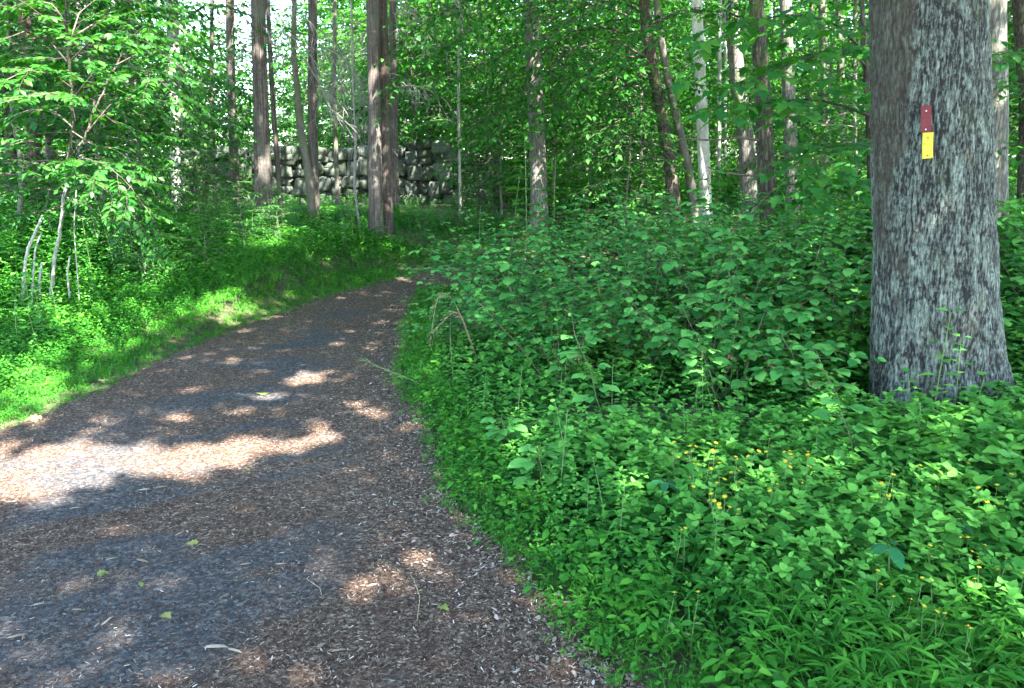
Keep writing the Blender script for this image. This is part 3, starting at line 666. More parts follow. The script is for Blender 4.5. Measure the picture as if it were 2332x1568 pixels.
T('c2', 'cedar_tree', [(711, 470), (712, 300), (712, 120), (712, 0)], [28, 22, 20, 19], 14, M['cedar'], 'straight slender cedar with dead twigs before the stone wall', z_top=10)
T('c3', 'cedar_tree', [(855, 490), (852, 300), (851, 120), (848, 0)], [31, 29, 28, 27], 13, M['cedar'], 'left trunk of the paired cedars at the middle of the wall', z_top=10, rough=.12)
T('c4', 'cedar_tree', [(882, 490), (880, 300), (874, 120), (872, 0)], [25, 22, 20, 19], 13.3, M['cedar2'], 'darker right trunk of the paired cedars at the middle of the wall', z_top=10, rough=.12)
T('c5', 'cedar_tree', [(900, 440), (898, 200), (893, 100), (895, 0)], [14, 14, 15, 15], 15, M['cedar'], 'thin brown trunk behind the right side of the paired cedars', z_top=9)
T('vine', 'hanging_vine', [(822, 520), (812, 470), (803, 395), (815, 330), (806, 270), (803, 150), (800, 0)], [6, 6, 7, 6, 5, 5, 5], 13.6, M['deadtwig'], 'pale crooked vine hanging left of the paired cedars', cat='vine', z_top=6, k=6, flare=0)
T('mid', 'forest_tree', [(1230, 500), (1226, 400), (1218, 200), (1210, 0)], [40, 37, 35, 37], 14.8, M['greybark'], 'tall straight grey trunk in the middle of the photo', z_top=11)
T('b1', 'beech_tree', [(1542, 500), (1532, 420), (1512, 290), (1485, 150), (1468, 30), (1466, 0)], [32, 30, 28, 26, 26, 26], 14.2, M['darkbark'], 'curved dark trunk leaning left, front one of the pair', z_top=9)
T('b2', 'beech_tree', [(1592, 490), (1575, 420), (1545, 290), (1520, 180), (1500, 60), (1494, 0)], [20, 20, 19, 17, 16, 15], 14.9, M['smoothbark'], 'thinner curved trunk leaning left behind the front one of the pair', z_top=9)
T('white', 'forest_tree', [(1612, 500), (1604, 400), (1596, 200), (1586, 0)], [30, 27, 25, 24], 15.6, M['sunlitbark'], 'whitest trunk glowing in full sun right of the curved pair', z_top=12)
T('w2', 'forest_tree', [(1640, 420), (1638, 200), (1640, 0)], [9, 8, 8], 18, M['palebark'], 'very thin pale trunk just right of the whitest trunk', z_top=9)
T('lean', 'forest_tree', [(1718, 440), (1700, 320), (1682, 200), (1662, 0)], [38, 36, 34, 30], 15, M['greybark'], 'thick grey trunk leaning left behind the dark broken-barked trunk', z_top=12)
T('dark', 'forest_tree', [(1762, 600), (1754, 500), (1744, 380), (1736, 200), (1722, 0)], [46, 40, 38, 34, 32], 9, M['darkbark'], 'nearest dark trunk with peeling bark left of the great oak', z_top=10)
T('r1', 'forest_tree', [(1812, 520), (1804, 400), (1796, 200), (1788, 0)], [34, 30, 27, 26], 14, M['greybark'], 'upright grey trunk right of the dark peeling trunk', z_top=11)
T('r2', 'forest_tree', [(1882, 430), (1878, 200), (1872, 0)], [20, 18, 17], 20, M['greybark'], 'slim far trunk between the grey trunk and the great oak', z_top=11)
T('r3', 'forest_tree', [(1920, 430), (1915, 200), (1912, 0)], [17, 16, 15], 22, M['smoothbark'], 'slimmer far trunk nearer the great oak, bluish sky beside it', z_top=11)
T('r4', 'forest_tree', [(1985, 600), (1983, 400), (1972, 150), (1962, 0)], [14, 13, 12, 11], 8.5, M['darkbark'], 'thin dark trunk hugging the left edge of the great oak', z_top=8)
T('ridge', 'forest_tree', [(2270, 640), (2266, 450), (2262, 200), (2258, 0)], [58, 52, 54, 56], 8.5, M['greybark'], 'ridged trunk standing right behind the great oak', z_top=11, rough=.16, k=24)
T('edge', 'forest_tree', [(2345, 500), (2338, 250), (2328, 0)], [30, 28, 40], 12, M['darkbark'], 'dark trunk at the right edge of the photo', z_top=10)
for q, (px, pb, w, Y, mt, lab) in enumerate([
    (1300, 400, 9, 22, 'smoothbark', 'thin far stem right of the tall straight grey trunk'),
    (1403, 380, 11, 22, 'smoothbark', 'thin far stem midway between the grey trunk and the curved pair'),
    (1432, 410, 9, 17, 'darkbark', 'thin dark stem left of the curved pair'),
    (1655, 400, 8, 20, 'palebark', 'thinnest pale stem between the whitest and the leaning trunk'),
    (1850, 420, 11, 24, 'smoothbark', 'thin far stem right of the upright grey trunk'),
    (1950, 420, 10, 24, 'smoothbark', 'thin far stem seen against sky left of the great oak'),
    (238, 400, 14, 20, 'darkbark', 'thin dark far trunk behind the sunlit sapling'),
    (20, 380, 20, 16, 'darkbark', 'dark trunk at the left edge of the photo'),
    (485, 420, 10, 22, 'darkbark', 'thin dark stem left of the thin dark cedar'),
    (765, 400, 9, 17, 'smoothbark', 'thin stem between the slender cedar and the vine'),
    (1048, 440, 6, 15, 'deadtwig', 'thin bare pale stem before the right end of the wall')]):
    T('t%d' % q, 'forest_tree', [(px, pb), (px-4, pb*.5), (px-2, 0)], [w*1.2, w, w*.9], Y, M[mt], lab, z_top=9 if w > 7 else 3.4, k=8)

print('T', round(_t.time()-_T0,1)) if '_T0' in globals() else None
# ------------------------------------------------------------------ great oak with real bark relief
OY = 5.15
def oak_tree():
    zs = np.r_[np.arange(-.15, 3.1, .011), np.linspace(3.15, 9.5, 40)]; k = 300; th = np.arange(k)*2*pi/k
    dep = OY*cos(PITCH)+(1.55-np.minimum(zs, 3.2))*sin(PITCH)
    xl = (np.interp(zs, [0, .25, .6, 1.2, 2.6, 9.5], [1982, 1990, 1996, 2002, 1990, 2000])-CX)/F*dep
    xr = (np.interp(zs, [-.1, .05, .2, .45, .8, 1.2, 1.9, 2.6, 9.5], [2312, 2300, 2284, 2266, 2256, 2250, 2240, 2230, 2200])-CX)/F*dep
    xl = np.convolve(np.r_[[xl[0]]*20, xl, [xl[-1]]*20], np.ones(41)/41, 'valid'); xr = np.convolve(np.r_[[xr[0]]*12, xr, [xr[-1]]*12], np.ones(25)/25, 'valid')
    cx = (xl+xr)/2; R = (xr-xl)/2
    C, S_ = np.cos(th)[None], np.sin(th)[None]; z = zs[:, None]
    fl = np.exp(-np.clip(z, 0, 9)/.28)*(.10*np.cos(3*th+1.9)+.06*np.cos(5*th+.4))[None]
    Rr = R[:, None]*(1+fl)
    px_, py_ = C*14, S_*14
    w1 = fbm(px_*.5, py_*.5, z*4, 2)*1.6
    n1 = 1-np.abs(2*vnoise(px_+w1*1.5, py_-w1, z*6.5+w1)-1)          # ridged
    n2 = 1-np.abs(2*vnoise(px_*2.1+5, py_*2.1+w1, z*17)-1)
    n3 = fbm(px_*4, py_*4, z*45, 3)
    ridge = np.clip(1-(.62*n1**2.2+.38*n2**2.5), 0, 1)
    hgt = ridge*.75+.35*n3
    disp = .028*(hgt-.6)
    lump = .03*(fbm(C*1.5, S_*1.5, z*1.1, 3)-.5)
    RR = Rr+disp+lump
    V = np.stack([cx[:, None]+C*RR, OY+S_*RR*1.0, z+0*RR], -1)
    n = len(zs); i_ = np.arange(n-1)[:, None]*k; j_ = np.arange(k)[None]; j2 = (j_+1) % k
    base = np.array([cx[14], OY, 0.0])
    root = empty('oak_tree', base, 'great grey oak trunk with deep furrowed lichen bark and two trail blazes on it', 'tree')
    g = Geo(); g.add(V.reshape(-1, 3), [np.stack([i_+j_, i_+j2, i_+k+j2, i_+k+j_], -1).reshape(-1, 4)], np.clip(hgt, 0, 1).ravel())
    m, nt, N, L = newmat('oak_bark')
    at_ = N.new('ShaderNodeAttribute'); at_.attribute_name = 'rnd'; tc = N.new('ShaderNodeTexCoord')
    def nz(sc, det=5, ro=.6, mp=None):
        n_ = N.new('ShaderNodeTexNoise'); n_.inputs['Scale'].default_value = sc; n_.inputs['Detail'].default_value = det; n_.inputs['Roughness'].default_value = ro
        if mp:
            q = N.new('ShaderNodeMapping'); q.inputs['Scale'].default_value = mp; L.new(tc.outputs['Object'], q.inputs[0]); L.new(q.outputs[0], n_.inputs['Vector'])
        else: L.new(tc.outputs['Object'], n_.inputs['Vector'])
        return n_.outputs[0]
    def mr_(v, a, b, c=0., d=1.):
        q = N.new('ShaderNodeMapRange'); q.inputs[1].default_value = a; q.inputs[2].default_value = b; q.inputs[3].default_value = c; q.inputs[4].default_value = d; L.new(v, q.inputs[0]); return q.outputs[0]
    def math_(op, a, b):
        q = N.new('ShaderNodeMath'); q.operation = op
        for s, v in ((0, a), (1, b)):
            if isinstance(v, float): q.inputs[s].default_value = v
            else: L.new(v, q.inputs[s])
        return q.outputs[0]
    fine = nz(42, 8, .72); hh = math_('ADD', math_('ADD', at_.outputs['Fac'], mr_(fine, .3, .7, -.26, .26)), mr_(nz(1., 5, .6, (92, 92, 17)), .38, .62, -.34, .26))
    r = ramp(N, [(.30, (.018, .017, .015)), (.5, (.065, .068, .058)), (.68, (.092, .105, .082)), (.9, (.145, .165, .132)), (1, (.195, .215, .178))]); L.new(hh, r.inputs[0])
    def mixc2(f, a, b):
        x = N.new('ShaderNodeMix'); x.data_type = 'RGBA'; L.new(f, x.inputs[0]); L.new(a, x.inputs[6]); x.inputs[7].default_value = (*b, 1); return x.outputs[2]
    # lichen-free brown patches, more of them on the left flank
    sx = N.new('ShaderNodeSeparateXYZ'); L.new(tc.outputs['Object'], sx.inputs[0])
    left = mr_(sx.outputs[0], -.50, -.60, 0., .3)
    pn = math_('ADD', nz(3.2, 6, .65), left); c = mixc2(mr_(pn, .58, .70, 0., .68), r.outputs[0], (.045, .034, .022))
    c = mixc2(mr_(nz(5.5, 5, .7), .55, .72, 0., .5), c, (.07, .085, .035))
    p = N.new('ShaderNodeBsdfPrincipled'); p.inputs['Roughness'].default_value = .92; p.inputs['Specular IOR Level'].default_value = .2; L.new(c, p.inputs['Base Color'])
    b = N.new('ShaderNodeBump'); b.inputs['Distance'].default_value = .012; b.inputs['Strength'].default_value = .9; L.new(fine, b.inputs['Height']); L.new(b.outputs[0], p.inputs['Normal'])
    o = N.new('ShaderNodeOutputMaterial'); L.new(p.outputs[0], o.inputs[0])
    g.build('trunk', m, root, base, smooth=True)
    def surf(px, py):   # distance to the bark surface along the ray, from the side of the camera
        d = FW+(px-CX)/F*np.array([1, 0, 0])-(py-CY)/F*UP; Y0 = OY-.5
        for Yq in np.arange(OY-.6, OY+.1, .004):
            p = EYE+d*(Yq/d[1]); iz = np.argmin(np.abs(zs-p[2]))
            if np.hypot(p[0]-cx[iz], p[1]-OY) < R[iz]+.004: return p
        return EYE+d*(Y0/d[1])
    return root, base, surf, cx, R, zs
oroot, obase, osurf, ocx, oR, ozs = oak_tree()
TR['oak'] = (oroot, obase, None, None)
def blaze(name, label, px0, px1, py0, py1, col, nailcol, tilt, nails, split=False):
    c0 = osurf((px0+px1)/2, (py0+py1)/2); Y = c0[1]-.034; c0 = at((px0+px1)/2, (py0+py1)/2, Y); w = (px1-px0)/F*Y; h = (py1-py0)/F*Y
    root = empty(name, (c0[0], Y, c0[2]), label, 'trail marker')
    nrm_ang = math.atan2(c0[0]-float(np.interp(c0[2], ozs, ocx)), OY-Y)
    root.rotation_euler = (0, tilt-radians(5.2), nrm_ang*.35)
    import bmesh
    bm = bmesh.new(); bmesh.ops.create_cube(bm, size=1)
    for v in bm.verts: v.co.x *= w; v.co.y *= .0025; v.co.z *= h
    bmesh.ops.bevel(bm, geom=bm.edges[:], offset=.0006, segments=1, affect='EDGES')
    bmesh.ops.subdivide_edges(bm, edges=[e for e in bm.edges if e.calc_length() > h*.6], cuts=6)
    for v in bm.verts: v.co.y += .003*math.cos(v.co.z/h*pi)-.0015
    me = bpy.data.meshes.new('plate'); bm.to_mesh(me); bm.free(); me.materials.append(plain_mat(name+'_paint', col, .75, 0, .28, 45)); o = bpy.data.objects.new('plate', me); COL.objects.link(o); o.parent = root
    nm = plain_mat(name+'_nail', nailcol, .5, .6, .3)
    for (fx, fz) in nails:
        bm = bmesh.new(); bmesh.ops.create_cone(bm, segments=12, radius1=.0045, radius2=.0032, depth=.003, cap_ends=True)
        me = bpy.data.meshes.new('nail'); bm.to_mesh(me); bm.free(); me.materials.append(nm); o = bpy.data.objects.new('nail', me); COL.objects.link(o); o.parent = root
        o.location = (fx*w, -.004, fz*h); o.rotation_euler = (pi/2, 0, 0)
    return root
blaze('trail_blaze', 'red rectangular trail blaze nailed on the great oak, above the yellow one', 2098.5, 2120, 243, 300, (.10, .003, .004), (.5, .5, .46), radians(-.5), [(0, .30), (-.05, -.39)])
blaze('trail_blaze', 'yellow rectangular trail blaze nailed on the great oak, below the red one', 2101.5, 2124, 304, 360, (.42, .34, .02), (.10, .08, .03), radians(.6), [(0, .31), (-.03, -.39)])

print('T', round(_t.time()-_T0,1)) if '_T0' in globals() else None
# ------------------------------------------------------------------ dead branches on the cedars
def dead_branches(key, n, seed, zr=(2.7, 6.8), Lr=(.6, 2.2), side=None):
    root, base, P, R = TR[key]; rng = np.random.default_rng(seed)
    for i in range(n):
        z = rng.uniform(*zr); j = np.argmin(np.abs(P[:, 2]-z)); p = P[j]; az = rng.random()*2*pi
        if side is not None and rng.random() < .75: az = side+rng.normal(0, .6)
        L = rng.uniform(*Lr); el = rng.uniform(-.2, .5); g = Geo()
        d0 = (cos(az)*cos(el), sin(az)*cos(el), sin(el)); pts = curve(p, d0, L, 12, rng, 1.7, .16); tube(g, pts, np.linspace(.012, .003, 13)*(.5+L/3), 5, .5)
        for q in range(int(3+L*8)):
            a, t = interp(pts, rng.uniform(.15, 1)); dd = nrm(t+rng.normal(0, .75, 3)+np.array([0, 0, -.2])); l2 = L*rng.uniform(.12, .4)
            p2 = curve(a, dd, l2, 6, rng, .9, .2); tube(g, p2, np.linspace(.0065, .003, 7), 4, .5)
            for _ in range(2):
                a2, t2 = interp(p2, rng.uniform(.3, .9)); p3 = curve(a2, nrm(t2+rng.normal(0, .8, 3)), l2*.5, 4, rng, .6, .2); tube(g, p3, np.linspace(.004, .0025, 5), 3, .5)
        g.build('dead_branch', M['deadtwig'], root, base)
for key, n, sd, side in (('c1', 4, 1, 0), ('c2', 16, 2, .2), ('c3', 8, 3, pi), ('c4', 12, 4, 0), ('c5', 10, 5, 0), ('l6', 6, 6, None), ('c2b', 7, 7, None), ('redced', 6, 8, None), ('dark', 4, 9, pi)):
    dead_branches(key, n, sd, side=side)
# two bare horizontal limbs on the dark trunk
root, base, _, _ = TR['dark']
for pts in ([(1740, 322), (1690, 314), (1620, 320), (1552, 316), (1540, 322)], [(1738, 402), (1700, 400), (1665, 396), (1632, 392), (1612, 380)]):
    g = Geo(); tube(g, resample([at(*q, 9.0-.15*i) for i, q in enumerate(pts)], 16), np.linspace(.016, .006, 16)); g.build('dead_branch', M['twig'], root, base)

print('T', round(_t.time()-_T0,1)) if '_T0' in globals() else None
# ------------------------------------------------------------------ leafy limbs of named trees
def limbs_on(key, mats, specs, ls, tm, seed, leafname='foliage', gap=.75, ntw=None, twl=.42):
    root, base = TR[key][:2]; rng = np.random.default_rng(seed)
    for (pts, r) in specs:
        W = [at(px, py, Y) for (px, py, Y) in pts]; L = np.linalg.norm(np.diff(W, axis=0), axis=1).sum()
        wood = Geo(); bag = Bag(); leafy_limb(bag, wood, rng, None, None, L, ls, r=r, pts=W, start=.12, gap=gap, ntw=ntw, twl=twl)
        lg = Geo(); bag.out(lg, tm, rng)
        b_ = wood.build('branch', M[mats[1]], root, base); lg.build(leafname, M[mats[0]], b_, base)
limbs_on('b1', ('tree', 'darkbark'), [
    ([(1470, 10, 14.2), (1380, -60, 13.6), (1250, -60, 13.0), (1130, 10, 12.6), (1040, 90, 12.4)], .025),
    ([(1484, 140, 14.2), (1400, 90, 13.8), (1310, 110, 13.4), (1230, 170, 13.0), (1150, 250, 12.8)], .022),
    ([(1490, 170, 14.2), (1440, 150, 13.6), (1370, 170, 13.0), (1290, 230, 12.6), (1220, 290, 12.4)], .02),
    ([(1472, 40, 14.2), (1420, 0, 14.6), (1330, 10, 15), (1230, 60, 15.2), (1130, 130, 15.3)], .022),
    ([(1466, 0, 14.2), (1520, -60, 13.6), (1600, -40, 13.2), (1700, 30, 12.9), (1780, 100, 12.7)], .02),
    ([(1480, 95, 14.2), (1380, 60, 13.8), (1250, 80, 13.4), (1120, 130, 13.0), (1010, 200, 12.8)], .022),
    ([(1482, 130, 14.2), (1400, 130, 13.9), (1290, 165, 13.6), (1190, 215, 13.4), (1090, 290, 13.2)], .02),
    ([(1480, 60, 14.2), (1370, 10, 14.0), (1240, 0, 13.6), (1110, 40, 13.3), (980, 120, 13.1), (900, 190, 13.0)], .022),
    ([(1495, 175, 14.2), (1420, 195, 13.8), (1330, 235, 13.5), (1240, 260, 13.2)], .018),
    ([(1470, 20, 14.2), (1340, -40, 13.8), (1180, -50, 13.4), (1020, 20, 12.9), (930, 80, 12.8)], .022),
    ([(1500, 210, 14.2), (1560, 190, 13.8), (1640, 200, 13.4), (1700, 240, 13.2)], .015),
    ([(1505, 240, 14.2), (1450, 255, 13.6), (1380, 290, 13.1), (1320, 330, 12.8)], .013),
    ([(1475, 60, 14.2), (1560, 20, 13.9), (1650, 30, 13.6), (1740, 80, 13.4)], .018),
    ([(1474, 50, 14.2), (1400, 40, 14.8), (1280, 90, 15.2), (1160, 180, 15.4), (1080, 240, 15.5)], .02),
    ([(1480, 120, 14.2), (1400, 170, 14.9), (1300, 220, 15.4), (1200, 300, 15.8)], .018)], .105, OVATE_M, 31, ntw=26, twl=.5)
limbs_on('r4', ('maple', 'darkbark'), [
    ([(1978, 262, 8.5), (1920, 240, 7.9), (1850, 225, 7.4), (1770, 232, 7.0), (1690, 244, 6.7)], .018),
    ([(1972, 150, 8.5), (1930, 110, 8.0), (1870, 120, 7.6), (1790, 150, 7.2), (1700, 190, 6.9)], .016),
    ([(1970, 120, 8.5), (1900, 50, 8.0), (1810, 30, 7.6), (1700, 50, 7.2), (1610, 110, 7.0)], .016),
    ([(1980, 330, 8.5), (1940, 330, 8.0), (1880, 350, 7.6), (1820, 390, 7.3)], .012),
    ([(1984, 420, 8.5), (1940, 410, 8.1), (1890, 420, 7.8), (1840, 450, 7.6)], .010)], .135, MAPLE, 32, twl=.38, gap=.62, ntw=15)
limbs_on('ridge', ('maple', 'darkbark'), [
    ([(2275, 160, 8.5), (2310, 110, 7.4), (2360, 120, 6.6), (2400, 150, 6.2)], .014),
    ([(2275, 200, 8.5), (2330, 190, 7.6), (2400, 210, 7.0)], .012),
    ([(2280, 340, 8.5), (2320, 330, 8.0), (2380, 350, 7.5)], .012)], .09, ELLIP, 33)
limbs_on('dark', ('tree', 'darkbark'), [
    ([(1740, 250, 9), (1790, 260, 8.7), (1850, 300, 8.4), (1920, 350, 8.1)], .012),
    ([(1748, 430, 9), (1800, 420, 8.7), (1860, 425, 8.5), (1930, 440, 8.2)], .010),
    ([(1750, 480, 9), (1710, 460, 8.7), (1660, 470, 8.4)], .008)], .08, OVATE_M, 34)
limbs_on('dark', ('tree', 'darkbark'), [
    ([(1724, 10, 9), (1620, -50, 8.8), (1480, -40, 8.5), (1350, 20, 8.3), (1240, 90, 8.2)], .016),
    ([(1727, 60, 9), (1640, 20, 8.7), (1540, 30, 8.4), (1440, 80, 8.2), (1360, 150, 8.1)], .014),
    ([(1722, -20, 9), (1580, -110, 8.8), (1380, -110, 8.4), (1200, -50, 8.1), (1080, 20, 8.0)], .018)], .082, OVATE_M, 41, ntw=22, twl=.42)
limbs_on('l5', ('tree', 'darkbark'), [
    ([(400, 60, 15), (470, 10, 14), (540, 20, 13), (600, 90, 12.4)], .03),
    ([(400, 100, 15), (330, 60, 14), (260, 60, 13.2)], .02),
    ([(402, 220, 15), (450, 180, 14.2), (510, 210, 13.6), (560, 270, 13.2)], .02)], .10, OVATE_M, 35, ntw=12)
limbs_on('c4', ('tree', 'darkbark'), [
    ([(876, -60, 13.3), (940, -40, 12.6), (1010, 10, 12), (1080, 70, 11.6)], .02)], .09, OVATE_M, 37, ntw=18)

print('T', round(_t.time()-_T0,1)) if '_T0' in globals() else None
# ------------------------------------------------------------------ sunlit sapling on the left
def pinnate(bag, wood, rng, pts, ls, nl=11):
    """one compound leaf: paired leaflets along a rachis"""
    tube(wood, pts, np.linspace(.0025, .001, len(pts)), 3, .5)
    for i in range(nl):
        t = .15+.85*i/(nl-1)*.98; q, tg = interp(pts, t); side = nrm(np.cross(tg, (0, 0, 1)))
        for s in (-1, 1):
            if i == nl-1 and s == 1: continue
            a = .95 if i < nl-1 else 0; dd = nrm(tg*cos(a)+side*s*sin(a)+np.array([0, 0, rng.normal(-.12, .22)]))
            bag.add(q+dd*ls*.08, dd, np.array([rng.normal(0, .35), rng.normal(0, .35), 1]), ls*rng.uniform(.7, 1.1)*(.75+.35*sin(pi*min(1, t+.15))))
def sapling(stems, limbs, label, Y0, seed, ls=.078, nl=9, per=11, rl=.46):
    rng = np.random.default_rng(seed); b = at(stems[0][0][0], stems[0][0][1], Y0); b[2] = tz(b[0], Y0)
    root = empty('sapling', b, label, 'sapling')
    for st, w in [(s[:-1], s[-1]) for s in stems]:
        W = np.array([at(px, py, Y) for (px, py, Y) in st]); W[0, 2] = min(W[0, 2], tz(W[0, 0], W[0, 1])-.03) if W[0, 2] < 1.2 and st[0][1] > 600 else W[0, 2]
        g = Geo(); P = resample(W, 26); P[1:-1, :2] += rng.normal(0, .006, (24, 2)); tube(g, P, np.linspace(w*.6, w*.4, 26), 8); g.build('trunk', M['palestem'] if st[0][1] > 600 else M['darkbark'], root, b, smooth=True)
    for lb in limbs:
        W = np.array([at(px, py, Y) for (px, py, Y) in lb]); L = np.linalg.norm(np.diff(W, axis=0), axis=1).sum(); P = resample(W, 12)
        wood = Geo(); bag = Bag(); tube(wood, P, np.linspace(.008, .002, 12), 5, .5)
        n = max(4, int(L*per))
        for i in range(n):
            q, tg = interp(P, .1+.88*(i+.5)/n); s = 1 if i % 2 else -1; side = nrm(np.cross(tg, (0, 0, 1))); a = rng.uniform(.45, 1.0)
            dd = nrm(tg*cos(a)+side*s*sin(a)+np.array([0, 0, rng.normal(.05, .12)])); pinnate(bag, wood, rng, curve(q, dd, rl*rng.uniform(.7, 1.15), 6, rng, .3, .08), ls, nl)
        q, tg = interp(P, .999); pinnate(bag, wood, rng, curve(q, tg, rl, 6, rng, .5, .04), ls, nl)
        lg = Geo(); bag.out(lg, ELLIP, rng, .15, 1)
        br = wood.build('branch', M['twig'], root, b); lg.build('foliage', M['sunny'], br, b)
    return root
M['palestem'] = bark_mat('pale_stem_bark', (.42, .40, .36), (.2, .18, .15), None, (6, 6, 2), .003, 0, vor=False)
sapling([[(110, 700, 8.25), (125, 590, 8.12), (139, 520, 8.0), (150, 420, 7.88), (153, 370, 7.75), .034],
         [(153, 370, 7.75), (166, 300, 7.75), (162, 200, 7.62), (152, 60, 7.5), (150, -60, 7.5), .026],
         [(153, 370, 7.75), (190, 320, 7.75), (215, 250, 7.88), (260, 160, 8.0), (300, 60, 8.12), .018]],
        [[(163, 230, 7.62), (205, 175, 7.38), (270, 150, 7.00), (340, 165, 6.75), (370, 190, 6.62)],
         [(160, 140, 7.62), (210, 90, 7.25), (270, 75, 7.00), (330, 95, 6.75)],
         [(160, 150, 7.62), (110, 90, 7.50), (60, 70, 7.25), (10, 90, 7.12)],
         [(163, 200, 7.62), (120, 170, 7.38), (60, 160, 7.00), (0, 190, 6.75)],
         [(158, 100, 7.62), (180, 30, 7.88), (230, -10, 8.00), (290, 0, 8.12)],
         [(156, 60, 7.50), (120, 10, 7.50), (70, 0, 7.50), (20, 20, 7.50)],
         [(200, 300, 7.75), (250, 240, 7.75), (310, 220, 7.75), (370, 230, 7.62)],
         [(165, 290, 7.75), (120, 250, 7.88), (70, 250, 8.00), (10, 270, 8.12)],
         [(153, 375, 7.75), (190, 360, 7.25), (240, 375, 6.75), (290, 415, 6.50), (325, 465, 6.38)],
         [(150, 400, 7.75), (185, 400, 7.38), (225, 420, 7.00), (265, 455, 6.88), (300, 490, 6.75)],
         [(150, 400, 7.88), (110, 370, 7.50), (60, 380, 7.12), (10, 400, 6.88)],
         [(145, 440, 7.88), (100, 430, 7.75), (50, 430, 7.50), (0, 440, 7.25)],
         [(150, 390, 7.88), (200, 400, 8.38), (260, 430, 8.75), (310, 440, 9.00)],
         [(220, 250, 7.88), (260, 280, 8.25), (320, 300, 8.50), (380, 310, 8.75)],
         [(280, 100, 8.00), (330, 60, 7.75), (390, 50, 7.50), (430, 80, 7.38)],
         [(158, 90, 7.6), (220, 50, 7.9), (290, 30, 8.2), (360, 20, 8.4)], [(160, 130, 7.6), (100, 140, 8.0), (50, 130, 8.4), (-10, 140, 8.8)],
         [(162, 170, 7.6), (230, 200, 8.2), (300, 200, 8.6), (350, 250, 8.8)], [(155, 380, 7.7), (110, 330, 7.4), (60, 320, 7.2), (0, 340, 7.0)],
         [(163, 240, 7.6), (130, 210, 7.0), (80, 220, 6.6), (20, 230, 6.4)], [(150, 450, 7.8), (200, 470, 7.8), (250, 500, 7.8), (290, 530, 7.8)],
         [(147, 470, 7.8), (100, 480, 7.6), (50, 490, 7.4), (-10, 500, 7.2)], [(262, 150, 8.0), (320, 120, 8.0), (380, 130, 7.8), (420, 160, 7.7)],
         [(156, 50, 7.5), (100, 40, 7.3), (60, 10, 7.1), (10, -20, 7.0)], [(165, 300, 7.7), (210, 330, 7.6), (260, 340, 7.6), (300, 370, 7.6)]],
        'tall sunlit sapling with long arching compound leaves at the left', 8.12, 5, ls=.08, nl=11, per=8, rl=.55)
# dead leaning sticks and short stems in the sun
g = Geo(); b0 = at(36, 625, 7.9)
for w, pts in ((.035, [(36, 640), (60, 575), (85, 520), (98, 492)]), (.02, [(56, 620), (80, 565), (95, 530)])):
    b0 = at(pts[0][0], 640, 7.9); b0[2] = tz(b0[0], 7.9); W = np.array([at(a_, b_, 7.9) for a_, b_ in pts]); W[0, 2] = b0[2]
    g = Geo(); tube(g, resample(W, 10), np.linspace(w/2, w/2.4, 10), 8, cap=True)
    o = g.build('dead_stick', M['palestem'], None, b0, smooth=True); o.location = b0
    tag(o, 'thicker pale dead stick leaning right beside the sunlit sapling' if w > .03 else 'thinner pale dead stick leaning right beside the thicker one', 'stick')
for px, pt, pb, w, lab in ((91, 600, 700, .03, 'short upright pale stump stem left of the sapling base'), (155, 585, 655, .022, 'short pale stem right of the sapling base'), (170, 430, 600, .012, 'slim pale stem rising behind the sapling base')):
    b0 = at(px, pb, 8.1); b0[2] = tz(b0[0], 8.1); W = np.array([b0, at(px-2, (pt+pb)/2, 8.1), at(px+4, pt, 8.1)]); g = Geo(); tube(g, resample(W, 10), np.linspace(w/2, w/2.6, 10), 8, cap=True)
    o = g.build('dead_sapling', M['palestem'], None, b0, smooth=True); o.location = b0; tag(o, lab, 'dead sapling')

print('T', round(_t.time()-_T0,1)) if '_T0' in globals() else None
# ------------------------------------------------------------------ bramble shrubs on the right bank
def bramble(seed, n_c=12, H=.95, ls=.086):
    rng = np.random.default_rng(seed); root = empty('bramble_shrub', (0, 0, -50)); cane = Geo(); bag = Bag(); bud = Geo()
    for i in range(n_c):
        az = i*2.4+rng.normal(0, .3); L = H*rng.uniform(1.05, 1.55); el = rng.uniform(1.0, 1.4)
        p0 = (rng.normal(0, .07), rng.normal(0, .07), -.03); pts = curve(p0, (cos(az)*cos(el), sin(az)*cos(el), sin(el)), L, 12, rng, rng.uniform(.9, 1.7), .05)
        pts = pts[pts[:, 2] > -.05]
        if len(pts) < 5: continue
        tube(cane, pts, np.linspace(.0045, .0018, len(pts)), 5, .5)
        n = int(L/.075)
        for j in range(n):
            t = .28+.72*(j+.5)/n; q, tg = interp(pts, t); a = j*2.4+rng.normal(0, .3); d = nrm(np.array([cos(a), sin(a), rng.uniform(.15, .6)])); pl = .055*rng.uniform(.8, 1.3)
            e = q+d*pl; cane.add(*_line(q, e)); h = nrm(d*np.array([1, 1, 0])+1e-6); side = np.array([-h[1], h[0], 0]); s = ls*rng.uniform(.75, 1.15)*(1-.35*max(0, t-.75)*4)
            nn = np.array([rng.normal(0, .16), rng.normal(0, .16), 1]); dz = rng.normal(-.12, .12)
            bag.add(e+h*.012, h+np.array([0, 0, dz]), nn, s*1.15)
            for sg in (-1, 1): bag.add(e, h*.35+side*sg+np.array([0, 0, dz+rng.normal(0, .08)]), nn+rng.normal(0, .08, 3), s*.8)
        if rng.random() < .12:
            tip = pts[-1]
            for _ in range(14): inst(bud, KITE, [tip+rng.normal(0, .014, 3)], [rng.normal(0, 1, 3)], [rng.normal(0, 1, 3)], .014, .5)
    lg = Geo(); bag.out(lg, ROUND, rng, .15, .95)
    KIDS[root.name] = [cane.build('canes', M['cane'], root), lg.build('foliage', M['berry'], root)]
    if bud.v: KIDS[root.name].append(bud.build('flower_buds', M['bud'], root))
    return root
